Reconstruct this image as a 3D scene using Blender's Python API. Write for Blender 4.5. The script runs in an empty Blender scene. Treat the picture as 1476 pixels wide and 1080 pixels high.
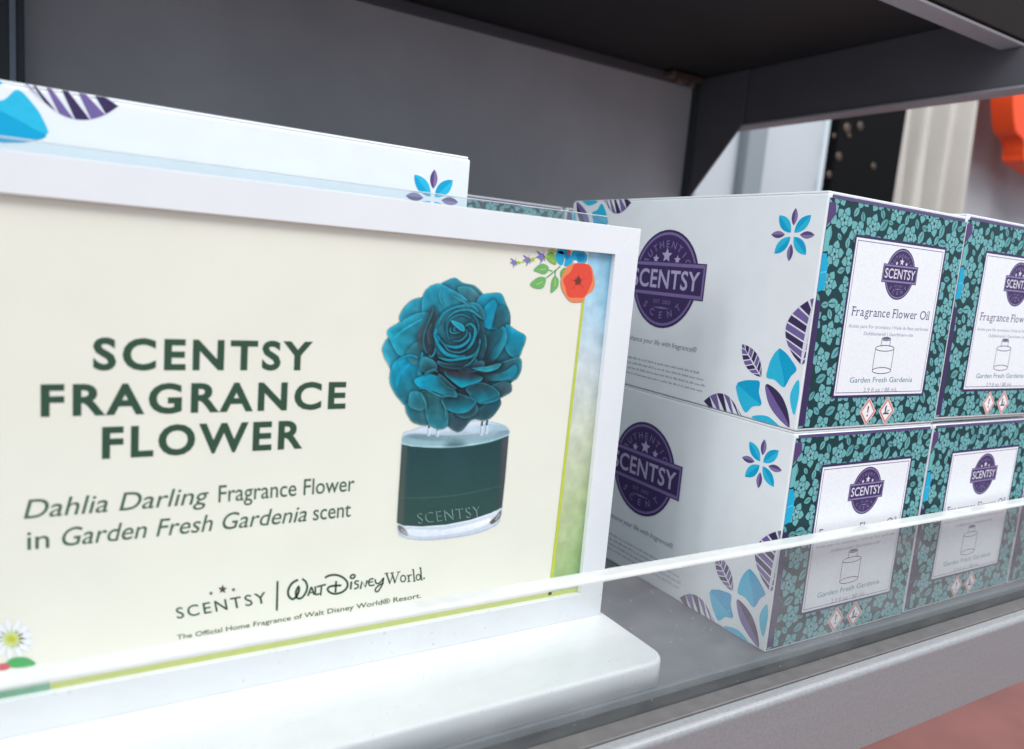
import bpy, bmesh, math, random
from mathutils import Vector, Matrix

scene = bpy.context.scene
COL = scene.collection
rnd = random.Random(7)

def lin(h):
    """sRGB hex -> linear rgb"""
    h = h.lstrip('#')
    o = []
    for i in (0, 2, 4):
        c = int(h[i:i+2], 16) / 255
        o.append(c / 12.92 if c <= .04045 else ((c + .055) / 1.055) ** 2.4)
    return tuple(o)

# ------------------------------------------------------------------ camera
cam_d = bpy.data.cameras.new('camera')
cam = bpy.data.objects.new('camera', cam_d)
COL.objects.link(cam)
right = Vector((0.853716469, -0.513885659, 0.084200469))
down = Vector((-0.002807224, -0.166233811, -0.98608237))
fwd = Vector((0.520730554, 0.841598389, -0.143359134))
M = Matrix((right, -down, -fwd)).transposed().to_4x4()
M.translation = Vector((-0.3517, -0.2687, 0.2081))
cam.matrix_world = M
cam_d.sensor_width = 36
cam_d.lens = 1105.8 / 1476 * 36
cam_d.clip_start = .01
cam_d.clip_end = 60
cam_d.dof.use_dof = True
cam_d.dof.focus_distance = .44
cam_d.dof.aperture_fstop = 7.5
scene.camera = cam

# ------------------------------------------------------------------ light
w = bpy.data.worlds.new('World')
scene.world = w
w.use_nodes = True
bg = w.node_tree.nodes['Background']
bg.inputs[0].default_value = (.77, .885, 1.0, 1)
bg.inputs[1].default_value = .84

def area(name, loc, target, size, size_y, power, color):
    l = bpy.data.lights.new(name, 'AREA')
    l.shape = 'RECTANGLE'; l.size = size; l.size_y = size_y
    l.energy = power; l.color = color
    o = bpy.data.objects.new(name, l)
    COL.objects.link(o)
    o.location = loc
    o.rotation_euler = (Vector(target) - Vector(loc)).to_track_quat('-Z', 'Y').to_euler()
    return o
area('ceiling_or_fill_lamp', (.15, -1.15, 1.7), (.05, .05, .1), 1.1, .7, 17, (.97, 1, 1))
area('ceiling_or_fill_lamp', (-1.9, -.25, 1.0), (0, .1, .13), .8, .8, 15, (.97, 1, 1))  # unseen fill from the left, added to brighten the carton sides
area('ceiling_or_fill_lamp', (1.3, -.9, 1.9), (.9, .6, .3), 1.0, 1.0, 26, (1, .975, .95))
area('ceiling_or_fill_lamp', (1.5, .1, 1.9), (1.5, 1.1, .5), .8, .5, 14, (1, .975, .95))

scene.view_settings.view_transform = 'Standard'
scene.view_settings.look = 'None'
scene.view_settings.exposure = .07
scene.view_settings.gamma = 1

# ------------------------------------------------------------------ materials
def mat(name, col, rough=.5, metal=0, noise=0, nscale=200, bump=0, bscale=400, spec=.5, coat=0, speck=None):
    m = bpy.data.materials.new(name); m.use_nodes = True
    nt = m.node_tree; b = nt.nodes['Principled BSDF']
    c = lin(col)
    b.inputs['Base Color'].default_value = (*c, 1)
    b.inputs['Roughness'].default_value = rough
    b.inputs['Metallic'].default_value = metal
    b.inputs['Specular IOR Level'].default_value = spec
    b.inputs['Coat Weight'].default_value = coat
    tc = nt.nodes.new('ShaderNodeTexCoord')
    src = None
    if noise:
        n = nt.nodes.new('ShaderNodeTexNoise'); n.inputs['Scale'].default_value = nscale
        n.inputs['Detail'].default_value = 5
        nt.links.new(tc.outputs['Object'], n.inputs['Vector'])
        r = nt.nodes.new('ShaderNodeValToRGB')
        r.color_ramp.elements[0].position = .3; r.color_ramp.elements[1].position = .7
        r.color_ramp.elements[0].color = (*[x * (1 - noise) for x in c], 1)
        r.color_ramp.elements[1].color = (*[min(1, x * (1 + noise)) for x in c], 1)
        nt.links.new(n.outputs['Fac'], r.inputs['Fac'])
        src = r.outputs['Color']
        rr = nt.nodes.new('ShaderNodeMapRange')
        rr.inputs['To Min'].default_value = max(.02, rough - .08); rr.inputs['To Max'].default_value = min(1, rough + .08)
        nt.links.new(n.outputs['Fac'], rr.inputs['Value'])
        nt.links.new(rr.outputs['Result'], b.inputs['Roughness'])
    if speck:
        scol, ssc, thr = speck
        v = nt.nodes.new('ShaderNodeTexVoronoi'); v.inputs['Scale'].default_value = ssc
        nt.links.new(tc.outputs['Object'], v.inputs['Vector'])
        n2 = nt.nodes.new('ShaderNodeTexNoise'); n2.inputs['Scale'].default_value = ssc * .23
        nt.links.new(tc.outputs['Object'], n2.inputs['Vector'])
        mu = nt.nodes.new('ShaderNodeMath'); mu.operation = 'MULTIPLY'
        nt.links.new(n2.outputs['Fac'], mu.inputs[0]); mu.inputs[1].default_value = thr * 2
        lt = nt.nodes.new('ShaderNodeMath'); lt.operation = 'LESS_THAN'
        nt.links.new(v.outputs['Distance'], lt.inputs[0]); nt.links.new(mu.outputs[0], lt.inputs[1])
        mx = nt.nodes.new('ShaderNodeMix'); mx.data_type = 'RGBA'
        nt.links.new(lt.outputs[0], mx.inputs['Factor'])
        if src: nt.links.new(src, mx.inputs['A'])
        else: mx.inputs['A'].default_value = (*c, 1)
        mx.inputs['B'].default_value = (*lin(scol), 1)
        src = mx.outputs['Result']
    if src: nt.links.new(src, b.inputs['Base Color'])
    if bump:
        n3 = nt.nodes.new('ShaderNodeTexNoise'); n3.inputs['Scale'].default_value = bscale; n3.inputs['Detail'].default_value = 4
        nt.links.new(tc.outputs['Object'], n3.inputs['Vector'])
        bp = nt.nodes.new('ShaderNodeBump'); bp.inputs['Strength'].default_value = bump; bp.inputs['Distance'].default_value = .0006
        nt.links.new(n3.outputs['Fac'], bp.inputs['Height']); nt.links.new(bp.outputs['Normal'], b.inputs['Normal'])
    return m

M_card = mat('white_carton', 'eceef0', .38, noise=.02, nscale=60, bump=.05, bscale=900, speck=('b9bcc4', 260, .016))
M_frame = mat('white_frame_lacquer', 'e9eaec', .32, noise=.015, nscale=40, speck=('b0b0b4', 130, .014), bump=.04, bscale=300)
M_slab = mat('white_base_plastic', 'f4f5f4', .33, noise=.02, nscale=50, speck=('a9adb2', 300, .022), bump=.06, bscale=500)
M_paper = mat('picture_paper', 'ece9da', .55, noise=.02, nscale=25, bump=.03, bscale=1200)
M_deck = mat('grey_powder_coat', '6d7176', .5, metal=.0, noise=.10, nscale=90, speck=('a9adb2', 420, .05), bump=.12, bscale=1500)
M_steel = mat('grey_rail_metal', '9b9b9d', .44, metal=.2, noise=.10, nscale=520, speck=('77706c', 620, .10), bump=.10, bscale=2600)
def wear(m, col, sc, amt):
    nt = m.node_tree; b = nt.nodes['Principled BSDF']; tc = nt.nodes.new('ShaderNodeTexCoord'); mp = nt.nodes.new('ShaderNodeMapping')
    mp.inputs['Scale'].default_value = sc; n = nt.nodes.new('ShaderNodeTexNoise'); n.inputs['Scale'].default_value = 1; n.inputs['Detail'].default_value = 7
    nt.links.new(tc.outputs['Object'], mp.inputs['Vector']); nt.links.new(mp.outputs[0], n.inputs['Vector'])
    r = nt.nodes.new('ShaderNodeMapRange'); r.inputs['From Min'].default_value = .56; r.inputs['From Max'].default_value = .72; r.inputs['To Max'].default_value = amt
    nt.links.new(n.outputs['Fac'], r.inputs['Value']); mx = nt.nodes.new('ShaderNodeMix'); mx.data_type = 'RGBA'
    old = b.inputs['Base Color'].links[0].from_socket; nt.links.new(old, mx.inputs['A']); mx.inputs['B'].default_value = (*lin(col), 1)
    nt.links.new(r.outputs['Result'], mx.inputs['Factor']); nt.links.new(mx.outputs['Result'], b.inputs['Base Color'])
M_channel = mat('channel_metal', '716c6b', .48, metal=.3, noise=.12, nscale=120, speck=('9c9793', 500, .05), bump=.15, bscale=1500)
M_back = mat('back_panel_grey', 'a9a6aa', .55, noise=.09, nscale=11, bump=.05, bscale=900)
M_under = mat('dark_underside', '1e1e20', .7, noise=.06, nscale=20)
M_beam = mat('beam_grey', '504e54', .6, noise=.06, nscale=20, bump=.05)
M_beamlip = mat('beam_lip_grey', '8c8a90', .5, noise=.05)
M_fascia = mat('fascia_brown', '1c1716', .8, spec=.15, noise=.08, nscale=30)
M_upr = mat('upright_dark', '30353b', .5, noise=.05)
M_uprl = mat('upright_light', '77828e', .55, metal=.0, noise=.05)
M_clip = mat('clip_metal', '8a7468', .35, metal=.7, noise=.1)
M_floor = mat('red_floor', '96615a', .75, noise=.16, nscale=5, bump=.1, bscale=30)
M_wallw = mat('pale_panel', 'adb4ba', .6, noise=.02, nscale=5)
M_post = mat('grey_post', '7c858b', .6, noise=.04)
M_black = mat('black_board', '08080a', .7, noise=.1, nscale=10, spec=.1)
M_stud = mat('metal_stud', '5c5048', .45, metal=.8, noise=.1)
M_cloth = mat('off_white_cloth', 'b9b6b0', .9, noise=.06, nscale=8, bump=.2, bscale=200)
M_clothp = mat('pink_cloth', 'b9968a', .9, noise=.06, nscale=8)
M_clothg = mat('pale_grey_cloth', 'b0b3b8', .9, noise=.06, nscale=8)
M_orange = mat('orange_plastic', 'e84a0c', .5, noise=.05, nscale=8)

wear(M_steel, 'b9b6b4', (9, 300, 160), .08); wear(M_back, 'c9c6cc', (7, 7, 9), .10); wear(M_slab, 'd8dadd', (30, 160, 30), .15)

def ink_material(name, rough=.42, mottle=.0, scale=300):
    m = bpy.data.materials.new(name); m.use_nodes = True
    nt = m.node_tree; b = nt.nodes['Principled BSDF']
    a = nt.nodes.new('ShaderNodeAttribute'); a.attribute_name = 'ink'
    b.inputs['Roughness'].default_value = rough
    b.inputs['Specular IOR Level'].default_value = .22
    out = a.outputs['Color']
    if mottle:
        tc = nt.nodes.new('ShaderNodeTexCoord')
        n = nt.nodes.new('ShaderNodeTexNoise'); n.inputs['Scale'].default_value = scale; n.inputs['Detail'].default_value = 6
        nt.links.new(tc.outputs['Object'], n.inputs['Vector'])
        mr = nt.nodes.new('ShaderNodeMapRange'); mr.inputs['From Min'].default_value = .3; mr.inputs['From Max'].default_value = .7
        mr.inputs['To Min'].default_value = 1 - mottle; mr.inputs['To Max'].default_value = 1 + mottle
        nt.links.new(n.outputs['Fac'], mr.inputs['Value'])
        vm = nt.nodes.new('ShaderNodeVectorMath'); vm.operation = 'SCALE'
        nt.links.new(out, vm.inputs[0]); nt.links.new(mr.outputs['Result'], vm.inputs['Scale'])
        out = vm.outputs['Vector']
    nt.links.new(out, b.inputs['Base Color'])
    return m
M_ink = ink_material('printed_ink', mottle=.04, scale=500)
M_inkphoto = ink_material('printed_photo_ink', mottle=.16, scale=260)
M_inkwash = ink_material('printed_watercolour_ink', mottle=.13, scale=140)

# clear acrylic: see-through, with Fresnel gloss and a diffuse white veil: dust, scuffs and painted-in glare haze
def acrylic(name, veil, tint, rough=.03, specks=True):
    m = bpy.data.materials.new(name); m.use_nodes = True
    nt = m.node_tree
    for n in list(nt.nodes): nt.nodes.remove(n)
    N = nt.nodes.new; L = nt.links.new
    out = N('ShaderNodeOutputMaterial'); tr = N('ShaderNodeBsdfTransparent'); gl = N('ShaderNodeBsdfGlossy'); df = N('ShaderNodeBsdfDiffuse')
    tr.inputs[0].default_value = (*lin(tint), 1); gl.inputs['Roughness'].default_value = rough
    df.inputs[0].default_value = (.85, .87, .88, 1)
    fr = N('ShaderNodeFresnel'); ge = N('ShaderNodeNewGeometry'); io = N('ShaderNodeMapRange')
    io.inputs['To Min'].default_value = 1.36; io.inputs['To Max'].default_value = 1/1.36
    L(ge.outputs['Backfacing'], io.inputs['Value']); L(io.outputs['Result'], fr.inputs[0])
    m1 = N('ShaderNodeMixShader'); L(fr.outputs[0], m1.inputs[0]); L(tr.outputs[0], m1.inputs[1]); L(gl.outputs[0], m1.inputs[2])
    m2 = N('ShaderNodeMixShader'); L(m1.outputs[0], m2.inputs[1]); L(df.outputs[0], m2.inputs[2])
    tc = N('ShaderNodeTexCoord')
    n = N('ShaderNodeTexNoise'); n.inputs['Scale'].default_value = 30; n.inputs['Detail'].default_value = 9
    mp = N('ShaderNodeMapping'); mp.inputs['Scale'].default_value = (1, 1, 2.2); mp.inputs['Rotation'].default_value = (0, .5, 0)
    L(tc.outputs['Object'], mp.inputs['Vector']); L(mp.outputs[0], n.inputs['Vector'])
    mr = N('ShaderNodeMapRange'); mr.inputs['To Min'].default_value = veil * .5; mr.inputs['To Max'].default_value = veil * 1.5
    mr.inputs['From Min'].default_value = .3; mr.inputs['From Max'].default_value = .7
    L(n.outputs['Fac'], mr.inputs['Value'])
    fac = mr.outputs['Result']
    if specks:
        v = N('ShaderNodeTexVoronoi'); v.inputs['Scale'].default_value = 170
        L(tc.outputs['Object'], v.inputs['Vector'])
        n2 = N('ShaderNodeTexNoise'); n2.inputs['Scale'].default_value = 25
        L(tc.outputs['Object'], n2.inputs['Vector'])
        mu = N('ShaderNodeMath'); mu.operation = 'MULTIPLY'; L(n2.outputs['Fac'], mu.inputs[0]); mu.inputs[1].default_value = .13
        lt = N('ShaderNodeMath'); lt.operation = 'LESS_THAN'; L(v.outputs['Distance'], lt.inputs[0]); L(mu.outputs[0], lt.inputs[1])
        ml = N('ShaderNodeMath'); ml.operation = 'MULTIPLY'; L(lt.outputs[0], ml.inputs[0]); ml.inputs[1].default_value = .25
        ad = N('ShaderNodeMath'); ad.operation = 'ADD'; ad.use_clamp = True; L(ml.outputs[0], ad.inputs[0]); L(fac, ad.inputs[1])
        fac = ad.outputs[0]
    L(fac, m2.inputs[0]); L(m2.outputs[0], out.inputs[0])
    return m
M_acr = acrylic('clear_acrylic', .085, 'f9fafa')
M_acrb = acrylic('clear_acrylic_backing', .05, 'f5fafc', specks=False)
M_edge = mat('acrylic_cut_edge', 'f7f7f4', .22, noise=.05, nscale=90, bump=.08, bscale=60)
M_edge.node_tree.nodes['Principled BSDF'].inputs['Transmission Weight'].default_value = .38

# ------------------------------------------------------------------ object helpers
def new_obj(name, me, parent=None, label=None, cat=None, group=None, kind=None):
    o = bpy.data.objects.new(name, me)
    COL.objects.link(o)
    if parent: o.parent = parent
    if label: o['label'] = label
    if cat: o['category'] = cat
    if group: o['group'] = group
    if kind: o['kind'] = kind
    return o
def thing(name, label, cat, loc=(0, 0, 0), rotz=0, group=None):
    o = new_obj(name, None, None, label, cat, group)
    o.location = loc; o.rotation_euler = (0, 0, rotz)
    return o
def bm_obj(name, bm, m, parent=None, bevel=0, seg=2, smooth=False, **k):
    if bevel:
        bmesh.ops.bevel(bm, geom=[e for e in bm.edges], offset=bevel, segments=seg, affect='EDGES', profile=.5)
    bmesh.ops.recalc_face_normals(bm, faces=bm.faces)
    me = bpy.data.meshes.new(name); bm.to_mesh(me); bm.free()
    ms = m if isinstance(m, (list, tuple)) else [m]
    for x in ms: me.materials.append(x)
    if smooth:
        for p in me.polygons: p.use_smooth = True
    return new_obj(name, me, parent, **k)
def box_bm(x0, x1, y0, y1, z0, z1, bm=None):
    bm = bm or bmesh.new()
    v = [bm.verts.new((x, y, z)) for z in (z0, z1) for y in (y0, y1) for x in (x0, x1)]
    for f in ((0, 2, 3, 1), (4, 5, 7, 6), (0, 1, 5, 4), (1, 3, 7, 5), (3, 2, 6, 7), (2, 0, 4, 6)):
        bm.faces.new([v[i] for i in f])
    return bm
def bx(name, x0, x1, y0, y1, z0, z1, m, parent=None, bevel=0, seg=2, **k):
    return bm_obj(name, box_bm(x0, x1, y0, y1, z0, z1), m, parent, bevel, seg, **k)
def prism(name, pts, axis, a0, a1, m, parent=None, bevel=0, seg=2, **k):
    """extrude a 2D outline along axis (0: pts are y,z; 1: pts are x,z; 2: pts are x,y)"""
    bm = bmesh.new()
    def P(q, a):
        return ((a, q[0], q[1]), (q[0], a, q[1]), (q[0], q[1], a))[axis]
    A = [bm.verts.new(P(q, a0)) for q in pts]; B = [bm.verts.new(P(q, a1)) for q in pts]
    bm.faces.new(A); bm.faces.new(B[::-1])
    n = len(pts)
    for i in range(n): bm.faces.new((A[i], A[(i+1) % n], B[(i+1) % n], B[i]))
    return bm_obj(name, bm, m, parent, bevel, seg, **k)

# ------------------------------------------------------------------ flat print (ink shapes laid on a face)
def crom(pts, closed=False, n=5):
    """smooth a polyline"""
    N = len(pts); out = []
    R = range(N) if closed else range(N - 1)
    for i in R:
        if closed: p0, p1, p2, p3 = pts[i-1], pts[i], pts[(i+1) % N], pts[(i+2) % N]
        else: p0, p1, p2, p3 = pts[max(i-1, 0)], pts[i], pts[i+1], pts[min(i+2, N-1)]
        for k in range(n):
            t = k / n
            out.append(tuple(.5 * (2*p1[j] + (p2[j]-p0[j])*t + (2*p0[j]-5*p1[j]+4*p2[j]-p3[j])*t*t + (3*p1[j]-p0[j]-3*p2[j]+p3[j])*t**3) for j in (0, 1)))
    if not closed: out.append(tuple(pts[-1]))
    return out
def clip_poly(poly, r):
    x0, y0, x1, y1 = r
    for ax, lim, sg in ((0, x0, 1), (0, x1, -1), (1, y0, 1), (1, y1, -1)):
        out = []
        for i in range(len(poly)):
            a, b = poly[i-1], poly[i]
            ia, ib = (a[ax]-lim)*sg >= 0, (b[ax]-lim)*sg >= 0
            if ia != ib:
                t = (lim-a[ax])/(b[ax]-a[ax]); c = [a[0]+(b[0]-a[0])*t, a[1]+(b[1]-a[1])*t]; c[ax] = lim; out.append(tuple(c))
            if ib: out.append(b)
        poly = out
        if len(poly) < 3: return []
    return poly
def hom(H, u, v):
    d = H[6]*u + H[7]*v + H[8]
    return ((H[0]*u+H[1]*v+H[2])/d, (H[3]*u+H[4]*v+H[5])/d)
def ellipse(cx, cy, rx, ry, n=20, rot=0):
    c, s = math.cos(rot), math.sin(rot)
    return [(cx + rx*math.cos(a)*c - ry*math.sin(a)*s, cy + rx*math.cos(a)*s + ry*math.sin(a)*c) for a in (2*math.pi*i/n for i in range(n))]
def star(cx, cy, r, n=5, inner=.45, rot=math.pi/2):
    return [(cx + (r if i % 2 == 0 else r*inner)*math.cos(rot + math.pi*i/n), cy + (r if i % 2 == 0 else r*inner)*math.sin(rot + math.pi*i/n)) for i in range(2*n)]
def area2(p): return sum(p[i-1][0]*p[i][1]-p[i][0]*p[i-1][1] for i in range(len(p)))

_tc = {}
def text_polys(body, offset=0, shear=0, spacing=1.0):
    key = (body, offset, shear, spacing)
    if key not in _tc:
        c = bpy.data.curves.new('glyphs', 'FONT'); c.body = body; c.size = 1; c.offset = offset; c.shear = shear; c.space_character = spacing
        c.resolution_u = 4
        o = bpy.data.objects.new('glyphs', c); COL.objects.link(o)
        dg = bpy.context.evaluated_depsgraph_get(); dg.update()
        me = bpy.data.meshes.new_from_object(o.evaluated_get(dg))
        vs = [(v.co.x, v.co.y) for v in me.vertices]; fs = [tuple(p.vertices) for p in me.polygons]
        bpy.data.objects.remove(o); bpy.data.curves.remove(c); bpy.data.meshes.remove(me)
        _tc[key] = (vs, fs)
    return _tc[key]

class Art:
    def __init__(self, fn=None, clip=None):
        self.v = []; self.c = []; self.f = []; self.l = []
        self.fn = fn or (lambda p: p); self.clip = clip; self.layer = 0
    def raw(self, pts, cols, faces, layer=None):
        b = len(self.v); L = self.layer if layer is None else layer
        self.v += pts; self.c += cols; self.l += [L]*len(pts)
        self.f += [tuple(b+i for i in f) for f in faces]
    def poly(self, pts, col, layer=None, local=False):
        q = list(pts) if local else [self.fn(p) for p in pts]
        if self.clip: q = clip_poly(q, self.clip)
        if len(q) < 3: return
        self.raw(q, [lin(col)]*len(q), [tuple(range(len(q)))] , layer)
    def grad(self, pts, ca, cb, d=(0, -1), layer=None, rim=None, rings=3):
        """outline filled by rings towards its middle, colour running from ca to cb along d (source space)"""
        cx = sum(p[0] for p in pts)/len(pts); cy = sum(p[1] for p in pts)/len(pts)
        dots = [p[0]*d[0]+p[1]*d[1] for p in pts]; lo, hi = min(dots), max(dots)
        A, B = lin(ca), lin(cb); R = lin(rim) if rim else None
        def C(p, k):
            t = ((p[0]*d[0]+p[1]*d[1])-lo)/(hi-lo+1e-9); t = t*t*(3-2*t)
            c = [A[i]+(B[i]-A[i])*t for i in range(3)]
            if R and k == 0: c = [c[i]*.35+R[i]*.65 for i in range(3)]
            return tuple(c)
        P = []; cs = []; n = len(pts)
        scl = [1, .93] + [1-(k+1)/(rings+1)*.95 for k in range(rings)]
        for k, s in enumerate(scl):
            for p in pts:
                q = (cx+(p[0]-cx)*s, cy+(p[1]-cy)*s); P.append(self.fn(q)); cs.append(C(q, k))
        P.append(self.fn((cx, cy))); cs.append(C((cx, cy), 9))
        F = []
        for k in range(len(scl)-1):
            for i in range(n):
                j = (i+1) % n; F.append((k*n+i, k*n+j, (k+1)*n+j, (k+1)*n+i))
        k = len(scl)-1
        for i in range(n): F.append((k*n+i, k*n+(i+1) % n, len(P)-1))
        self.raw(P, cs, F, layer)
    def stroke(self, pts, wid, col, closed=False, layer=None, smooth=True, taper=False, cap=True):
        if smooth and len(pts) > 2: pts = crom(pts, closed, 5)
        n = len(pts); c = lin(col); L = []; Rr = []
        for i in range(n):
            a = pts[(i-1) % n] if (closed or i > 0) else pts[i]; b = pts[(i+1) % n] if (closed or i < n-1) else pts[i]
            dx, dy = b[0]-a[0], b[1]-a[1]; m = math.hypot(dx, dy) or 1
            h = wid/2
            if taper: h *= max(.15, math.sin(math.pi*min(max((i+.5)/n, 0), 1))**.6)
            L.append((pts[i][0]-dy/m*h, pts[i][1]+dx/m*h)); Rr.append((pts[i][0]+dy/m*h, pts[i][1]-dx/m*h))
        for i in range(n if closed else n-1):
            j = (i+1) % n
            q = [self.fn(L[i]), self.fn(L[j]), self.fn(Rr[j]), self.fn(Rr[i])]
            if self.clip: q = clip_poly(q, self.clip)
            if len(q) >= 3: self.raw(q, [c]*len(q), [tuple(range(len(q)))], layer)
    def text(self, body, p0, p1, cap, col, offset=0, shear=0, spacing=1.0, layer=None, local=False):
        """fit the words between two baseline points; cap = cap height"""
        vs, fs = text_polys(body, offset, shear, spacing)
        if not vs: return
        x0 = min(v[0] for v in vs); x1 = max(v[0] for v in vs)
        dx, dy = p1[0]-p0[0], p1[1]-p0[1]; W = math.hypot(dx, dy); ex = (dx/W, dy/W); ey = (-ex[1], ex[0])
        if not local: ey = (ex[1], -ex[0])
        sx = W/(x1-x0); sy = cap/.69
        P = []
        for v in vs:
            a = (v[0]-x0)*sx; b = v[1]*sy
            q = (p0[0]+ex[0]*a+ey[0]*b, p0[1]+ex[1]*a+ey[1]*b)
            P.append(q if local else self.fn(q))
        self.raw(P, [lin(col)]*len(P), fs, layer)
    def arc_text(self, body, c, r, a0, a1, size, col, flip=False, layer=None, offset=.01):
        n = len(body)
        for i, ch in enumerate(body):
            a = a0+(a1-a0)*i/(n-1)
            vs, fs = text_polys(ch, offset)
            if not vs: continue
            w = (min(v[0] for v in vs)+max(v[0] for v in vs))/2
            up = (math.cos(a), math.sin(a)) if not flip else (-math.cos(a), -math.sin(a))
            ex = (up[1], -up[0])
            P = []
            for v in vs:
                x = (v[0]-w)*size; y = (v[1]-.35)*size
                P.append((c[0]+math.cos(a)*r+ex[0]*x+up[0]*y, c[1]+math.sin(a)*r+ex[1]*x+up[1]*y))
            self.raw(P, [lin(col)]*len(P), fs, layer)
    def build(self, name, m, place, parent=None, step=.00003, base=.0001, **k):
        """place(u, v, h) -> 3D point h above the face"""
        me = bpy.data.meshes.new(name)
        me.from_pydata([place(p[0], p[1], base+self.l[i]*step) for i, p in enumerate(self.v)], [], self.f)
        at = me.color_attributes.new('ink', 'FLOAT_COLOR', 'POINT')
        for i, c in enumerate(self.c): at.data[i].color = (*c, 1)
        me.materials.append(m); me.validate(); me.update()
        return new_obj(name, me, parent, **k)

# ================================================================== SETTING
bx('floor', -9, 12, -6, 14, -.95, -.9, M_floor, kind='structure')

# ------------------------------------------------------------------ the shelving unit
Z_UP = .4750
unit = thing('shelving_unit', 'grey metal shelving unit with dark upper shelf and open right end', 'shelf', (0, 0, 0))
bx('shelf_deck', -1.0, .446, -.0045, .549, -.03, 0, M_deck, unit, .0006)
# channel that carries the acrylic guard, then the rolled front edge
bx('guard_channel', -1.0, .446, -.0268, -.0166, -.03, -.0008, M_channel, unit, .0006)
bx('channel_groove', -1.0, .446, -.0165, -.0045, -.03, -.004, M_under, unit)
rail = [(-.0275, -.004)]
for i in range(7):
    a = math.pi/2*i/6; rail.append((-.0310-.0035*math.sin(a), -.0035-.0035*(1-math.cos(a))+.0018))
rail += [(-.0345, -.052), (-.030, -.052), (-.0275, -.049)]
prism('front_rail', [(-.0272, -.0017)] + rail[1:] + [], 0, -1.0, .446, M_steel, unit)
bx('back_panel', -.3655, .4085, .550, .562, -.03, .60, M_back, unit, .001)
bx('back_panel', .452, .459, .35, .40, .475, .60, M_back, unit) if False else None
# slotted upright at the left end of the back panel
up = bx('slotted_upright', -.40, -.3652, .520, .5495, 0, .60, M_upr, unit, .001)
bx('upright_strip', -.3752, -.3707, .5165, .520, 0, .60, M_uprl, up, .0005)
bx('upright_strip', -.398, -.384, .5165, .520, 0, .60, M_uprl, up, .0005)
# upper shelf
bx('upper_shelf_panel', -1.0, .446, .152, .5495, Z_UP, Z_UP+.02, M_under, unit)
bx('back_ledge', -.3655, .405, .5435, .5495, Z_UP-.012, Z_UP-.0005, M_beam, unit, .001)
fl = bx('upper_front_rail', -1.0, .56, .130, .1515, .4425, .4455, M_beamlip, unit, .001)
bx('upper_fascia', -1.0, .56, .128, .1515, .446, .53, M_fascia, unit, .001)
bm = prism('side_beam', [(.5495, .4745), (.5495, .4075), (.085, .4075), (.085, .441), (.1522, .441), (.1522, .4745)], 0, .4105, .432, M_beam, unit, .0008)
bx('beam_lip', .4085, .434, .085, .500, .4045, .4072, M_beamlip, bm, .0006)
prism('support_bracket', [(.549, .4740), (.549, .312), (.541, .312), (.455, .4072), (.455, .4740)], 0, .4065, .4100, M_beam, unit, .0008)
bx('rear_post', .4035, .4062, .538, .5495, .02, .474, M_upr, unit, .0005)
clip = bx('shelf_clip', .345, .398, .525, .5495, .4755-.010, .4755-.003, M_clip, unit, .0015)
clip.location = (0, 0, 0)
bx('clip_tongue', .352, .366, .520, .530, .458, .4650, M_clip, clip, .002)
bx('clip_screw', .374, .381, .520, .528, .456, .4650, M_clip, clip, .002)

# clear guard along the front edge
guard = thing('acrylic_guard', 'clear acrylic strip standing along the front edge of the shelf', 'shelf guard', (0, 0, 0))
gx0, gx1 = -1.0, .446
bmg = bmesh.new()
gy0, gy1, gz = -.0160, -.0065, .0708
v = [bmg.verts.new(p) for p in ((gx0, gy0, -.003), (gx1, gy0, -.003), (gx1, gy0, gz), (gx0, gy0, gz), (gx0, gy1, -.003), (gx1, gy1, -.003), (gx1, gy1, gz), (gx0, gy1, gz))]
bmg.faces.new((v[0], v[1], v[2], v[3])); bmg.faces.new((v[5], v[4], v[7], v[6]))
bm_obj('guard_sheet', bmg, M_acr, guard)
prof = [(gy0, gz)] + [(gy0+.0018*(1-math.cos(a)), gz+.0018*math.sin(a)) for a in (math.pi/8*i for i in range(1, 5))] + \
       [(gy1-.0018*(1-math.cos(a)), gz+.0018*math.sin(a)) for a in (math.pi/8*i for i in range(4, -1, -1))]
prism('polished_edge', prof, 0, gx0, gx1, M_edge, guard)

# ================================================================== BACKGROUND beyond the open end
bx('display_wall', .86, 1.262, 1.0, 1.03, -.9, 1.5, M_wallw, None, .004,
   label='pale grey blurred wall panel seen through the open end, left of the black board', cat='wall panel')
bx('wall_post', .975, 1.035, .97, .9995, -.9, 1.5, M_post, None, .006,
   label='narrow grey upright post in front of the pale wall panel', cat='post')
bb = thing('studded_board', 'black board with small shiny studs between pale wall and hanging cloth', 'board', (1.4, 1.0, -.9))
bx('board_panel', -.128, .130, -.03, 0, 0, 2.4, M_black, bb, .006)
def bgp(u, v, Y=.965):
    # direction fixed by the survey of the photograph
    d = right*((u-738)/1105.8) + down*((v-540)/1105.8) + fwd
    c = M.translation; t = (Y-c.y)/d.y
    return c + d*t
stud_pos = [(1.2713, 0.6598), (1.3862, 0.677), (1.3279, 0.6457), (1.2995, 0.5957), (1.3478, 0.6083), (1.2836, 0.5268), (1.4219, 0.5227), (1.2573, 0.4809), (1.2551, 0.571), (1.3112, 0.5797)]
me_s = None
for i, (sx, sz) in enumerate(stud_pos):
    if me_s is None:
        b = bmesh.new(); bmesh.ops.create_uvsphere(b, u_segments=14, v_segments=8, radius=.0115)
        for vv in b.verts: vv.co.y *= .5
        s0 = bm_obj('stud', b, M_stud, bb, smooth=True); me_s = s0.data
    else:
        s0 = new_obj('stud', me_s, bb)
    s0.location = (sx-1.4, -.031, sz+.9)
    k = (1.05, 1.1, .9, 1.25, 1.1, 1.1, .9, .9, .6, .6)[i]; s0.scale = (k*.85, .5, k*.85)

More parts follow.
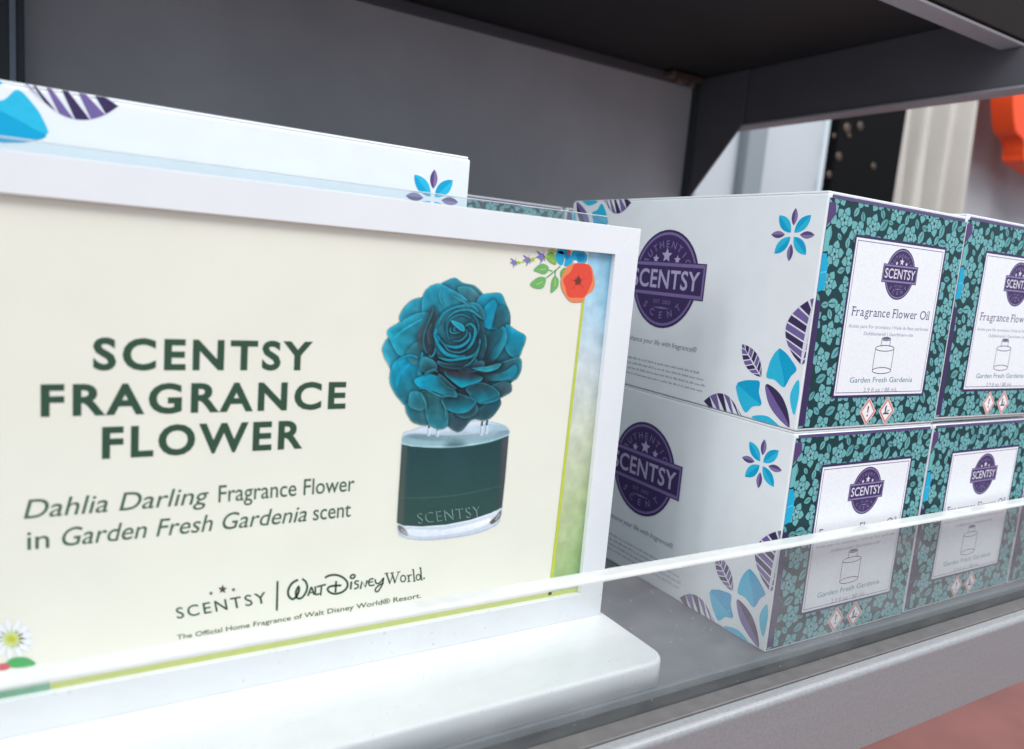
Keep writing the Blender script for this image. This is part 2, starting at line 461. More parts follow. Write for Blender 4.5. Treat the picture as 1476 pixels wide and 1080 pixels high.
def folds(name, x0, x1, y, z0, z1, amp, freq, m, parent=None, seed=0, lean=0, **k):
    r = random.Random(seed); bm = bmesh.new(); nx, nz = 90, 14; rows = []
    ph = [r.uniform(0, 6.28) for _ in range(5)]
    for j in range(nz+1):
        t = j/nz; row = []
        for i in range(nx+1):
            s = i/nx
            x = x0+(x1-x0)*s + lean*(1-t)*(s-.2)
            d = amp*(math.sin(freq*s*6.28+ph[0]+t*1.2) + .55*math.sin(freq*1.9*s*6.28+ph[1]-t*2) + .3*math.sin(freq*3.7*s*6.28+ph[2]))
            row.append(bm.verts.new((x, y+d*(.5+.5*(1-t)), z0+(z1-z0)*t)))
        rows.append(row)
    for j in range(nz):
        for i in range(nx):
            bm.faces.new((rows[j][i], rows[j][i+1], rows[j+1][i+1], rows[j+1][i]))
    geom = bmesh.ops.extrude_face_region(bm, geom=bm.faces[:])
    for g in geom['geom']:
        if isinstance(g, bmesh.types.BMVert): g.co.y += .004
    return bm_obj(name, bm, m, parent, smooth=True, **k)
cl = thing('hanging_cloth', 'off-white cloth with a pink edge hanging in loose folds right of the black board', 'cloth', (0, 0, 0))
folds('drape', 1.60, 1.93, 1.06, -.2, 1.3, .034, 3.6, M_cloth, cl, 3, .06)
folds('pink_edge', 1.925, 1.965, 1.07, -.2, 1.3, .008, 1, M_clothp, cl, 5, .02)
folds('grey_garment', 1.95, 2.85, 1.12, -.2, 1.3, .02, 1.6, M_clothg, None, 8, .0, label='pale grey draped garment blurred behind the orange bag', cat='garment')
ob = thing('orange_bag', 'blurred bright orange bag hanging at the right edge of the frame', 'bag', (0, 0, 0))
pts = [(1.955, .90), (1.960, .84), (1.975, .775), (2.005, .715), (2.025, .695), (2.07, .685), (2.085, .645), (2.13, .62), (2.5, .61), (2.5, 1.0), (1.955, 1.0)]
prism('bag_body', crom(pts, True, 4), 1, .95, 1.01, M_orange, ob, .004)
prism('bag_handle', [(2.18, 1.0), (2.20, 1.0), (2.24, 1.12), (2.30, 1.12), (2.34, 1.0), (2.36, 1.0), (2.315, 1.14), (2.225, 1.14)], 1, .97, .985, M_orange, ob)

# ================================================================== FRAMED SIGN ON ITS BASE
SX0, SX1, SZ0, SZ1, SY = -.4075, -.0805, .0140, .2316, .052
TH = .0155
base = thing('sign_base', 'glossy white slab with rounded corners carrying the framed sign', 'display base', (0, 0, 0))
def rrect(x0, x1, y0, y1, r, n=8):
    o = []
    for cx, cy, a in ((x1-r, y0+r, -90), (x1-r, y1-r, 0), (x0+r, y1-r, 90), (x0+r, y0+r, 180)):
        for i in range(n+1):
            t = math.radians(a+90*i/n); o.append((cx+r*math.cos(t), cy+r*math.sin(t)))
    return o
b = bmesh.new(); o2 = rrect(-.412, -.0765, -.0025, .066, .012)
A = [b.verts.new((*p, .0002)) for p in o2]; fb = b.faces.new(A)
ext = bmesh.ops.extrude_face_region(b, geom=[fb]); tv = [g for g in ext['geom'] if isinstance(g, bmesh.types.BMVert)]
for g in tv: g.co.z = .0139
tf = [g for g in ext['geom'] if isinstance(g, bmesh.types.BMFace)][0]
bmesh.ops.bevel(b, geom=list(tf.edges), offset=.0022, segments=4, affect='EDGES', profile=.5)
slab = bm_obj('slab', b, M_slab, base)
for p in slab.data.polygons: p.use_smooth = abs(p.normal.z) < .98

sign = thing('framed_sign', 'white framed cream sign with teal flower picture and green lettering', 'sign', (-.2435, SY, SZ0))
inv = Vector((-.2435, SY, SZ0))
def sub(p): return (p[0]-inv.x, p[1]-inv.y, p[2]-inv.z)
def member(pts):
    # mitred frame member: outline in x,z, outer edge first
    bm = bmesh.new()
    F = [bm.verts.new(sub((x, SY, z))) for x, z in pts]; Bk = [bm.verts.new(sub((x, SY+.012, z))) for x, z in pts]
    bm.faces.new(F); bm.faces.new(Bk[::-1])
    for i in range(4): bm.faces.new((F[i], F[(i+1) % 4], Bk[(i+1) % 4], Bk[i]))
    return bm
ix0, ix1, iz0, iz1 = SX0+TH, SX1-TH, SZ0+.0150, SZ1-TH+.001
for q in ([(SX0, SZ1), (SX1, SZ1), (ix1, iz1), (ix0, iz1)], [(SX1, SZ1), (SX1, SZ0), (ix1, iz0), (ix1, iz1)],
          [(SX1, SZ0), (SX0, SZ0), (ix0, iz0), (ix1, iz0)], [(SX0, SZ0), (SX0, SZ1), (ix0, iz1), (ix0, iz0)]):
    bm_obj('frame_member', member(q), M_frame, sign, .00015, 1)
pic = bx("picture_card", x0=ix0-.002-inv.x, x1=ix1+.002-inv.x, y0=.0032, y1=.0055, z0=iz0-.002-inv.z, z1=iz1+.002-inv.z, m=M_paper, parent=sign)
bx('backing_board', x0=SX0+.001-inv.x, x1=SX1-.001-inv.x, y0=.0122, y1=.0142, z0=.001, z1=SZ1-SZ0-.001, m=M_card, parent=sign)
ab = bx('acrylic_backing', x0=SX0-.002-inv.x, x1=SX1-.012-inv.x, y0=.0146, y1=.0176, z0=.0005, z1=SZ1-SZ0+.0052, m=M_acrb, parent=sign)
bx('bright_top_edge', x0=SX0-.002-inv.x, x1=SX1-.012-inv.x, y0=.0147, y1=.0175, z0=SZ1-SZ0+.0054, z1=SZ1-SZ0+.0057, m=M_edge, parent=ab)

HS = [0.0003265417471956953, 4.1119606130821116e-05, -0.3638754855961827, -5.693576725220873e-05, -0.00025274593687402293, 0.2802182402414144, -0.0003671427621670231, -0.00011876482518393681, 1.0]
HD = [-0.011528081816986951, -0.0010831339128231498, 9.843857751855875, -0.0018279556230371863, 0.0065871491635508955, -2.0035128338739967, -0.016205393682670856, 5.3287215222784836e-05, 1.0]
HF = [0.0002929954321194874, 4.122991444825899e-05, -0.3618054146226649, -1.2515818892647971e-05, -0.00019855894990123438, 0.13796576279324183, -0.00036714276216685447, -0.00011876482518418378, 1.0]
def tracer(H, ox, oy, s, off=(0, 0)):
    """tracing coordinates (a crop enlarged s times) -> metres on the printed face"""
    def f(p):
        q = hom(H, ox+p[0]/s, oy+p[1]/s); return (q[0]+off[0], q[1]+off[1])
    return f
def on_sign(u, v, h): return (u-inv.x, .0032-h, v-inv.z)
PC = (ix0-.0015, iz0-.0015, ix1+.0015, iz1+.0015)

# painted border: watercolour strip on the right and at the lower left, lime lines
A = Art(clip=PC)
N = 44
for i in range(N):
    za = iz0-.0015+(iz1-iz0+.003)*i/N; zb = iz0-.0015+(iz1-iz0+.003)*(i+1)/N
    t = (i+.5)/N
    def ramp(t, s):
        st = [(0, '86ad74'), (.10, 'abc088'), (.3, 'c3cda2'), (.5, 'd2d6c2'), (.68, 'd0d8da'), (.86, 'b2d5e6'), (1, '98cbe2')]
        sd = [(0, '5c8f5e'), (.10, '7fa468'), (.3, 'a9bd86'), (.5, 'c2cab0'), (.68, 'bccbd0'), (.86, '8cc2dc'), (1, '6cb0d0')]
        L = st if s == 0 else sd
        for k in range(len(L)-1):
            if t <= L[k+1][0]:
                a = (t-L[k][0])/(L[k+1][0]-L[k][0]); p, q = lin(L[k][1]), lin(L[k+1][1])
                return tuple(p[m]+(q[m]-p[m])*a for m in range(3))
        return lin(L[-1][1])
    def lx(z):  # left edge of the strip (the lime line)
        return -.1150+.0012+(z-.0425)/(.1934-.0425)*.0024
    cols = 4
    for k in range(cols):
        s0, s1 = k/cols, (k+1)/cols
        XL0, XL1 = lx(za), lx(zb); XR = ix1+.0015
        pts = [(XL0+(XR-XL0)*s0, za), (XL0+(XR-XL0)*s1, za), (XL1+(XR-XL1)*s1, zb), (XL1+(XR-XL1)*s0, zb)]
        cc = []
        for (s, tt) in ((s0, i/N), (s1, i/N), (s1, (i+1)/N), (s0, (i+1)/N)):
            a, b_ = ramp(tt, 0), ramp(tt, 1); q = s**2.2
            cc.append(tuple(a[m]+(b_[m]-a[m])*q for m in range(3)))
        A.raw(pts, cc, [(0, 1, 2, 3)], 0)
A.build('watercolour_border', M_inkwash, on_sign, pic)
A = Art(clip=PC)
A.poly([(ix0-.001, iz0-.001), (-.3500, iz0-.001), (-.3500, .0345), (ix0-.001, .0345)], '6aa883', 0)
A.build('green_border_block', M_inkwash, on_sign, pic)
A = Art(clip=PC)
A.poly([(-.1160, .0300), (-.1138, .0300), (-.1108, .1960), (-.1124, .1960)], 'c3cd4f', 1)
A.poly([(-.3498, .0287), (ix1, .0287), (ix1, .0317), (-.3498, .0317)], 'c6cf6c', 1)
A.poly([(-.3498, iz0-.001), (ix1, iz0-.001), (ix1, .0287), (-.3498, .0287)], '8fae62', 1)
A.build('lime_border_line', M_ink, on_sign, pic)

INK = '375340'
A = Art()
def T(s, x0, x1, z, cap, **k): A.text(s, (x0, z), (x1, z), cap, k.pop('col', INK), local=True, **k)
T('SCENTSY', -.3360, -.2530, .1556, .0115, offset=.031, spacing=1.22)
T('FRAGRANCE', -.3528, -.2370, .1382, .0113, offset=.031, spacing=1.22)
T('FLOWER', -.3328, -.2555, .1210, .0117, offset=.031, spacing=1.22)
A.build('headline_lettering', M_ink, on_sign, pic)
A = Art()
IT = '4c6650'
A.text('Dahlia Darling', (-.3583, .0992), (-.2935, .0992), .0073, IT, local=True, shear=.22, offset=.002)
A.text('Fragrance Flower', (-.2897, .0992), (-.2307, .0992), .0073, IT, local=True, offset=.004)
A.text('in', (-.3573, .0870), (-.3502, .0870), .0073, IT, local=True, offset=.004)
A.text('Garden Fresh Gardenia', (-.3460, .0870), (-.2520, .0870), .0073, IT, local=True, shear=.22, offset=.002)
A.text('scent', (-.2492, .0870), (-.2317, .0870), .0073, IT, local=True, offset=.004)
A.build('subtitle_lettering', M_ink, on_sign, pic)

# partner logos and the line beneath them (traced from a 3.69x crop)
A = Art(tracer(HS, 240, 800, 3.69))
LG = '35553f'
A.text('SCENTSY', (57, 341), (537, 254), 58, LG, offset=.006, spacing=1.25)
for (x, y, r) in ((237, 205, 12), (299, 184, 25), (357, 186, 12)):
    A.poly([(a, y-(b-y)) for a, b in star(x, y, r)], '574a48')
A.stroke([(591, 140), (587, 297)], 11, LG, smooth=False)
S = A.stroke
S([(700, 133), (668, 152), (648, 188), (650, 218), (668, 236), (688, 226), (703, 198), (706, 172)], 12, LG)
S([(706, 165), (694, 182), (688, 208), (697, 231), (718, 230), (738, 207), (749, 175), (742, 145), (722, 128)], 11, LG)
S([(752, 220), (762, 195), (771, 173), (779, 192), (786, 214)], 9, LG); S([(758, 204), (782, 199)], 6, LG)
S([(792, 168), (792, 190), (794, 212), (814, 207)], 9, LG)
S([(800, 171), (848, 158)], 9, LG); S([(825, 166), (820, 217)], 9, LG)
S([(903, 140), (899, 200)], 10, LG)
S([(843, 123), (868, 110), (905, 108), (940, 122), (962, 147), (960, 175), (934, 199), (895, 208), (866, 198), (858, 180), (878, 167), (930, 163)], 11, LG)
S([(984, 142), (980, 184)], 10, LG); S(ellipse(991, 116, 13, 9, 10, -.5), 9, LG, closed=True)
S([(1024, 140), (1006, 141), (1003, 153), (1019, 160), (1017, 175), (998, 182)], 8, LG)
S([(1032, 182), (1040, 142), (1058, 172), (1068, 136)], 10, LG, smooth=False)
S([(1102, 127), (1084, 131), (1076, 146), (1082, 164), (1107, 160)], 8, LG); S([(1078, 147), (1100, 143)], 6, LG)
S([(1110, 130), (1116, 152), (1136, 148), (1156, 122)], 8, LG)
S([(1156, 122), (1148, 158), (1128, 192), (1114, 196), (1112, 182), (1130, 163), (1156, 150)], 8, LG)
S([(1170, 98), (1189, 154)], 8, LG); S([(1187, 156), (1203, 110)], 4, LG); S([(1199, 97), (1216, 150)], 8, LG); S([(1214, 152), (1236, 92)], 4, LG)
for a, b_ in (((1160, 100), (1182, 96)), ((1191, 98), (1210, 94)), ((1226, 93), (1246, 90))): S([a, b_], 4, LG)
S(ellipse(1259, 127, 13, 17, 14, .1), 6.5, LG, closed=True)
S([(1287, 108), (1290, 144)], 7, LG); S([(1289, 118), (1297, 108), (1305, 108)], 6, LG); S([(1281, 145), (1299, 141)], 4, LG); S([(1280, 111), (1288, 108)], 4, LG)
S([(1313, 77), (1319, 140)], 7, LG); S([(1306, 80), (1314, 77)], 4, LG); S([(1311, 142), (1327, 139)], 4, LG)
S(ellipse(1340, 120, 11, 15, 14, .1), 6, LG, closed=True); S([(1352, 68), (1357, 134)], 7, LG); S([(1345, 71), (1353, 68)], 4, LG); S([(1356, 136), (1365, 133)], 4, LG)
A.poly(ellipse(1371, 125, 5, 5, 8), LG)
A.text('The Official Home Fragrance of Walt Disney World\u00ae Resort.', (60, 452), (1355, 228), 25, LG, shear=.12, offset=.004)
A.build('partner_logo_lettering', M_ink, on_sign, pic)

# the flower photograph printed on the card: a fine grid of ink dots painted with soft-edged shapes
import numpy as np
class Paint:
    def __init__(self, x0, y0, x1, y1, step):
        self.xs = np.arange(x0, x1+step, step); self.ys = np.arange(y0, y1+step, step); self.step = step
        self.X, self.Y = np.meshgrid(self.xs, self.ys); self.C = np.zeros(self.X.shape+(3,)); self.C[:] = self.rgb('ece9da'); self.A = np.zeros(self.X.shape)
        self.rs = np.random.RandomState(4)
    @staticmethod
    def rgb(h): return np.array([int(h[i:i+2], 16)/255 for i in (0, 2, 4)])
    def win(self, pts, m):
        x = [p[0] for p in pts]; y = [p[1] for p in pts]
        a, b = np.searchsorted(self.xs, (min(x)-m, max(x)+m)); c, d = np.searchsorted(self.ys, (min(y)-m, max(y)+m))
        return slice(c, d), slice(a, b)
    def seg(self, X, Y, a, b):
        dx, dy = b[0]-a[0], b[1]-a[1]; t = np.clip(((X-a[0])*dx+(Y-a[1])*dy)/(dx*dx+dy*dy+1e-9), 0, 1)
        return np.hypot(X-a[0]-t*dx, Y-a[1]-t*dy)
    def sd(self, X, Y, P):
        D = np.full(X.shape, 1e9); ins = np.zeros(X.shape, bool)
        for i in range(len(P)):
            a, b = P[i-1], P[i]; D = np.minimum(D, self.seg(X, Y, a, b))
            c = (a[1] > Y) != (b[1] > Y)
            with np.errstate(divide='ignore', invalid='ignore'): ins ^= c & (X < (b[0]-a[0])*(Y-a[1])/((b[1]-a[1]) or 1e-9)+a[0])
        return np.where(ins, D, -D)
    def fill(self, pts, ca, cb, d=(0, 1), rim=None, feather=3.0, shadow=0, sr=34, fold=.0, smooth=True, alpha=1, rimw=7):
        P = crom(pts, True, 4) if smooth else pts
        w_ = self.win(P, sr+4); X, Y = self.X[w_], self.Y[w_]
        if X.size == 0: return
        s_ = self.sd(X, Y, P); C = self.C[w_]
        if shadow:
            k = np.clip(1+s_/sr, 0, 1)**2*shadow; k = np.where(s_ > 0, shadow, k); C *= (1-k[..., None]*(1-np.array([.16, .30, .34])))
        m = np.clip(.5+s_/(2*feather), 0, 1); m = m*m*(3-2*m)
        u = X*d[0]+Y*d[1]; lo = min(p[0]*d[0]+p[1]*d[1] for p in P); hi = max(p[0]*d[0]+p[1]*d[1] for p in P)
        t = np.clip((u-lo)/(hi-lo), 0, 1); t = t*t*(3-2*t)
        col = self.rgb(ca)*(1-t[..., None])+self.rgb(cb)*t[..., None]
        if fold:
            n_ = math.hypot(*d); v = (-X*d[1]+Y*d[0])/n_; f = self.rs.uniform(18, 34); ph = self.rs.uniform(0, 6)
            cx = sum(p[0] for p in P)/len(P); cy = sum(p[1] for p in P)/len(P)
            q = np.sin(v/f+ph+.004*(u/n_))+.6*np.sin(v/f*2.3+ph*2+((X-cx)**2+(Y-cy)**2)*1e-5)
            col = col*(1+fold*q[..., None]*.6)+0
            e = np.clip(s_/40, 0, 1); col = col*(.90+.14*(1-e[..., None]))
        if rim:
            r_ = np.exp(-((s_-rimw*.55)/(rimw*.6))**2)*.62; col = col*(1-r_[..., None])+self.rgb(rim)*r_[..., None]
        m = m*alpha
        C[:] = C*(1-m[..., None])+col*m[..., None]; self.C[w_] = C; self.A[w_] = np.maximum(self.A[w_], m)
    def line(self, pts, wd, c, shadow=.0, alpha=.9, feather=3.0, taper=True, only_inside=True):
        P = crom(pts, False, 5) if len(pts) > 2 else pts
        w_ = self.win(P, wd+22); X, Y = self.X[w_], self.Y[w_]
        if X.size == 0: return
        D = np.full(X.shape, 1e9); n = len(P)
        for i in range(n-1):
            k = (math.sin(math.pi*(i+1)/(n+1))**.5 if taper else 1); D = np.minimum(D, self.seg(X, Y, P[i], P[i+1])-wd/2*k)
        C = self.C[w_]
        if shadow: k = np.exp(-(np.maximum(D, 0)/11)**2)*shadow; C *= (1-k[..., None]*(1-np.array([.2, .34, .38])))
        m = np.clip(.5-D/(2*feather), 0, 1)*alpha
        if only_inside: m = m*np.clip(self.A[w_], 0, 1)
        C[:] = C*(1-m[..., None])+self.rgb(c)*m[..., None]; self.C[w_] = C
        if not only_inside: self.A[w_] = np.maximum(self.A[w_], m)
    def build(self, name, m, fn, parent, h=.00012):
        gy, gx = np.gradient(self.A)
        C = self.C*(1+self.rs.normal(0, .02, self.A.shape)[..., None])
        if 'flower' in name: C = C*np.array([.98, .98, .95])
        C = np.clip(C, 0, 1); a = np.clip(self.A, 0, 1)[..., None]
        # half-covered dots blend with the paper
        paper = self.rgb('ece9da'); C = np.where(a < .999, C*1.0, C)
        L = np.where(C <= .04045, C/12.92, ((C+.055)/1.055)**2.4)
        ny, nx = self.A.shape; keep = self.A > .02
        idx = -np.ones((ny, nx), int); F = []; cov = keep[:-1, :-1] | keep[1:, :-1] | keep[:-1, 1:] | keep[1:, 1:]
        use = np.zeros((ny, nx), bool); use[:-1, :-1] |= cov; use[1:, :-1] |= cov; use[:-1, 1:] |= cov; use[1:, 1:] |= cov
        idx[use] = np.arange(use.sum()); V = []
        for j, i in zip(*np.nonzero(use)):
            q = fn((self.xs[i], self.ys[j])); V.append(on_sign(q[0], q[1], h))
        for j, i in zip(*np.nonzero(cov)): F.append((int(idx[j, i]), int(idx[j, i+1]), int(idx[j+1, i+1]), int(idx[j+1, i])))
        me = bpy.data.meshes.new(name); me.from_pydata(V, [], F)
        at = me.color_attributes.new('ink', 'FLOAT_COLOR', 'POINT'); cols = np.ones((int(use.sum()), 4), np.float32); cols[:, :3] = L[use]
        at.data.foreach_set('color', cols.ravel()); me.materials.append(m); me.update()
        return new_obj(name, me, parent)

pr = random.Random(5)
PETALS = []
def petal(pts, ca, cb, d, layer, rim=None): PETALS.append((layer, len(PETALS), pts, ca, cb, d, rim))
sil = [(545, 50), (600, 85), (680, 105), (735, 165), (845, 155), (890, 230), (918, 320), (905, 370), (965, 410), (1022, 450), (1005, 520), (970, 590), (995, 650), (970, 720), (920, 765), (922, 820), (850, 860), (855, 905), (800, 985), (740, 1015), (660, 1010), (590, 1085), (540, 1085), (480, 1045), (430, 1075), (370, 1040), (275, 1035), (225, 980), (212, 915), (150, 850), (105, 760), (108, 665), (55, 550), (60, 510), (100, 455), (95, 400), (175, 345), (178, 290), (230, 220), (320, 185), (380, 105), (450, 100), (490, 68)]
petal([(440, 110), (490, 68), (545, 50), (600, 85), (680, 105), (735, 165), (715, 235), (600, 225), (500, 190)], '2f95b3', '4a7c8a', (.6, .5), 1, '3aa3bd')
petal([(178, 340), (178, 290), (230, 220), (320, 185), (360, 260), (300, 320)], '2ba0c0', '3a91aa', (1, .6), 2, '49b0ca')
petal([(320, 200), (380, 105), (460, 98), (560, 150), (640, 215), (560, 250), (470, 300), (430, 360), (340, 330)], '249cbd', '2f8ca4', (.5, 1), 3, '3fb0cd')
petal([(55, 550), (60, 510), (100, 455), (200, 500), (250, 560), (220, 640), (130, 680), (90, 630)], '34a7c8', '2590b0', (1, .3), 2, '55b4cc')
petal([(100, 460), (95, 400), (180, 345), (300, 290), (410, 290), (420, 360), (350, 400), (320, 470), (330, 540), (240, 590), (150, 560)], '22a9cb', '2b7d93', (1, .35), 4, '3db5d2')
petal([(108, 760), (104, 690), (150, 610), (240, 575), (310, 600), (320, 690), (350, 760), (310, 860), (300, 915), (212, 915), (150, 850)], '129fc8', '2c7686', (.3, 1), 4, '2fb0d0')
petal([(212, 905), (300, 900), (350, 950), (375, 1042), (275, 1035), (225, 980)], '2b8096', '3a6a76', (.3, 1), 5, '46909f')
petal([(310, 830), (400, 820), (480, 870), (500, 960), (490, 1050), (430, 1078), (370, 1040), (340, 950)], '2f6672', '2d7f92', (-.2, 1), 6, '4a94a3')
petal([(480, 985), (560, 950), (680, 945), (800, 880), (857, 900), (800, 985), (740, 1015), (660, 1010), (590, 1085), (540, 1085), (478, 1040)], '24596a', '3d5460', (0, 1), 5, '417c8a')
petal([(690, 215), (735, 165), (845, 155), (890, 230), (918, 320), (905, 372), (840, 395), (770, 395), (730, 330)], '1b86a4', '1d9cc2', (.6, -1), 3, '3a9fba')
petal([(830, 250), (890, 250), (918, 320), (905, 372), (850, 385), (800, 360)], '2f5f6e', '2b7488', (1, -1), 4)
petal([(745, 250), (800, 200), (830, 230), (812, 300), (790, 390), (748, 385), (735, 320)], '1494bb', '0e8cb2', (0, 1), 5)
petal([(885, 385), (905, 370), (965, 410), (1022, 450), (1005, 520), (968, 592), (915, 575), (880, 500)], '0c9dc6', '1f7d95', (-.3, 1), 5, '36a4c0')
petal([(820, 420), (880, 380), (895, 470), (850, 560), (770, 640), (720, 610), (740, 510)], '1f4452', '2390aa', (1, .1), 6, '3096ae')
petal([(740, 500), (790, 420), (845, 400), (850, 440), (800, 520), (750, 600), (725, 580)], '223844', '1e5f70', (1, 0), 7)
petal([(760, 640), (860, 620), (970, 590), (995, 650), (970, 720), (915, 750), (820, 745), (720, 740), (700, 690)], '37414c', '2a8398', (.6, .6), 6, '47a0b2')
petal([(720, 700), (860, 690), (950, 640), (965, 680), (930, 730), (840, 748), (750, 742)], '2b4450', '1f8ca8', (.8, .4), 7)
petal([(780, 790), (870, 750), (922, 770), (922, 820), (850, 860), (810, 840)], '2d5562', '46606e', (1, 0), 6, '3f8496')
petal([(620, 800), (700, 760), (790, 780), (850, 840), (830, 880), (740, 905), (670, 880), (640, 840)], '27424e', '1b8fa9', (.1, 1), 8, '3797ac')
petal([(450, 880), (480, 840), (560, 830), (650, 860), (690, 890), (640, 950), (560, 968), (490, 940)], '23424e', '1b86a0', (.1, 1), 8, '3d97aa')
petal([(380, 690), (470, 680), (740, 730), (760, 790), (620, 850), (560, 860), (460, 830)], '2a3340', '243f4b', (0, 1), 7)
petal([(265, 750), (310, 720), (360, 700), (440, 720), (520, 770), (560, 850), (500, 855), (420, 825), (320, 800)], '0aa2cc', '286876', (1, .25), 9, '35a5bb')
petal([(468, 690), (520, 685), (620, 710), (725, 720), (722, 748), (650, 775), (590, 792), (530, 755)], '24606f', '0f9abc', (0, 1), 10, '3aa0b2')
petal([(500, 690), (610, 690), (720, 715), (640, 730), (540, 720)], '3a3142', '2c4450', (0, 1), 11)
petal([(320, 640), (400, 560), (560, 610), (720, 600), (850, 630), (800, 690), (640, 700), (470, 685), (380, 680)], '2a3845', '33333f', (0, 1), 10)
petal([(330, 585), (385, 600), (425, 640), (405, 685), (345, 695), (308, 655)], '2d8398', '2b4d5a', (.3, 1), 10.5, '3b93a6')
petal([(425, 612), (500, 630), (600, 622), (672, 590), (695, 612), (640, 655), (540, 668), (455, 652)], '277488', '223843', (0, 1), 11, '3592a6')
petal([(545, 650), (640, 660), (705, 612), (748, 632), (700, 682), (600, 692)], '2b6070', '2a4450', (0, 1), 10.6, '3c8496')
petal([(705, 470), (745, 430), (760, 500), (735, 590), (700, 610), (680, 560)], '2f7d90', '20424e', (0, 1), 9, '3a90a4')
petal([(430, 700), (470, 720), (520, 770), (560, 800), (500, 800), (440, 745)], '2b5a68', '26414c', (.5, 1), 10, '3a7f90')
petal([(600, 860), (680, 890), (700, 950), (640, 1000), (560, 985), (540, 930)], '2a6c7d', '33525e', (0, 1), 7, '3f8594')
petal([(250, 820), (330, 840), (350, 920), (300, 950), (230, 910)], '2a8aa2', '33707e', (.3, 1), 6, '44a0b2')
petal([(560, 120), (640, 110), (720, 180), (690, 225), (610, 190)], '3a8ba0', '4c7684', (.5, .6), 2, '3fa0b8')
petal([(660, 662), (760, 650), (850, 628), (852, 648), (820, 672), (750, 688)], '2c7487', '2596ac', (0, 1), 11, '3ba0b0')
petal([(215, 560), (260, 500), (330, 480), (400, 560), (380, 620), (300, 640), (240, 620)], '2f8296', '48636f', (1, .2), 6)
petal([(290, 440), (330, 380), (370, 270), (410, 250), (430, 330), (400, 420), (430, 520), (420, 590), (350, 560), (305, 500)], '40505c', '2a3f4c', (1, .3), 8, '3a7686')
petal([(300, 640), (315, 570), (325, 555), (330, 600), (318, 690), (290, 710)], '1ba0c4', '2884a0', (0, 1), 10)
petal([(405, 420), (430, 330), (490, 260), (590, 235), (690, 265), (735, 350), (740, 450), (700, 560), (640, 640), (540, 640), (450, 600), (410, 520)], '2b7a90', '26414e', (.5, .6), 11)
petal([(560, 255), (640, 215), (720, 240), (745, 330), (690, 310), (620, 262)], '2f92ad', '316473', (.5, 1), 12, '41a0b8')
FP = Paint(30, 30, 1050, 1100, 3.7)
FP.fill(sil, '2a7f95', '23525f', (.5, .8))
for layer, _, pts, ca, cb, d, rim in sorted(PETALS, key=lambda q: (q[0], q[1])):
    q = crom(pts, True, 5); cx = sum(p[0] for p in q)/len(q); cy = sum(p[1] for p in q)/len(q); f1 = pr.randint(4, 7); a1 = pr.uniform(0, 6)
    q = [(p[0]+(p[0]-cx)*w_, p[1]+(p[1]-cy)*w_) for p, w_ in ((p, .022*math.sin(f1*6.283*i/len(q)+a1)) for i, p in enumerate(q))]
    FP.fill(q, ca, cb, d, rim, shadow=.42 if layer > 1 else 0, fold=.07, smooth=False)
St = lambda p, wd, c, sh=.35: FP.line(p, wd, c, sh)
# heart: coils of curled petals
St([(350, 560), (330, 480), (345, 400), (385, 300), (400, 255)], 14, '2e7488'); St([(368, 575), (385, 585), (405, 560), (410, 530)], 12, '2c93ab')
St([(318, 520), (300, 440), (330, 370)], 18, '4a4a58', 0); St([(372, 500), (362, 430), (385, 360)], 16, '46535f', .2)
St([(430, 370), (470, 290), (560, 245), (660, 240), (700, 280)], 15, '2a98b6'); St([(480, 395), (500, 320), (560, 275), (640, 268), (690, 295), (725, 325)], 12, '2fa0bb')
St([(505, 470), (490, 410), (500, 350), (545, 310), (600, 300), (650, 325)], 13, '2d7f95', .5); St([(655, 480), (700, 420), (700, 350), (665, 300)], 13, '28788c', .5)
St([(405, 420), (425, 490), (480, 560), (560, 585), (610, 580)], 24, '1fa0c2', .5); St([(415, 400), (412, 440), (430, 480)], 26, '12a3cc', .2); St([(425, 440), (470, 500), (540, 520), (600, 505), (645, 460), (642, 420)], 19, '1c9cbe', .6)
St([(432, 588), (500, 607), (590, 598), (670, 575), (706, 520), (715, 465)], 18, '2298b0', .6); St([(600, 652), (650, 625), (690, 570), (712, 510)], 13, '2c7f92', .5)
St([(615, 378), (650, 362), (682, 400), (670, 470), (630, 530), (570, 560)], 20, '2599b4', .6); St([(455, 470), (500, 540), (570, 555), (620, 535)], 11, '3b8496', .5)
St([(530, 480), (580, 475), (620, 440), (625, 400)], 13, '2b8298', .6)
FP.fill([(508, 372), (540, 350), (600, 372), (615, 405), (590, 430), (540, 436), (512, 415)], '24404e', '2b3140', (0, 1), None, shadow=.3)
FP.fill([(520, 338), (560, 350), (600, 370), (612, 405), (590, 412), (555, 385), (530, 362)], '17a3c6', '1d8aa6', (1, .5), '4ac0d8')
St([(516, 385), (512, 412), (535, 425), (575, 420)], 12, '2295ad', .3); St([(545, 385), (535, 402), (552, 410)], 9, '1f98b6', 0)
St([(340, 708), (360, 685), (405, 670), (425, 688)], 11, '2f8798'); St([(300, 800), (340, 800), (440, 850), (520, 850)], 9, '3a94a8', .2)
St([(160, 600), (240, 575), (290, 590)], 14, '1299c0', .3); St([(350, 960), (345, 900), (310, 830)], 9, '4697a8', .3); St([(480, 1000), (480, 940), (455, 880)], 9, '4a8f9c', .3)
St([(120, 470), (200, 400), (320, 330)], 12, '31b2cf', .1); St([(150, 780), (170, 700), (230, 640)], 26, '0f9cc6', 0); St([(520, 170), (600, 210), (640, 250)], 11, '4a95a6', .2); St([(450, 120), (440, 180), (460, 230)], 9, '39a4bd', .2)
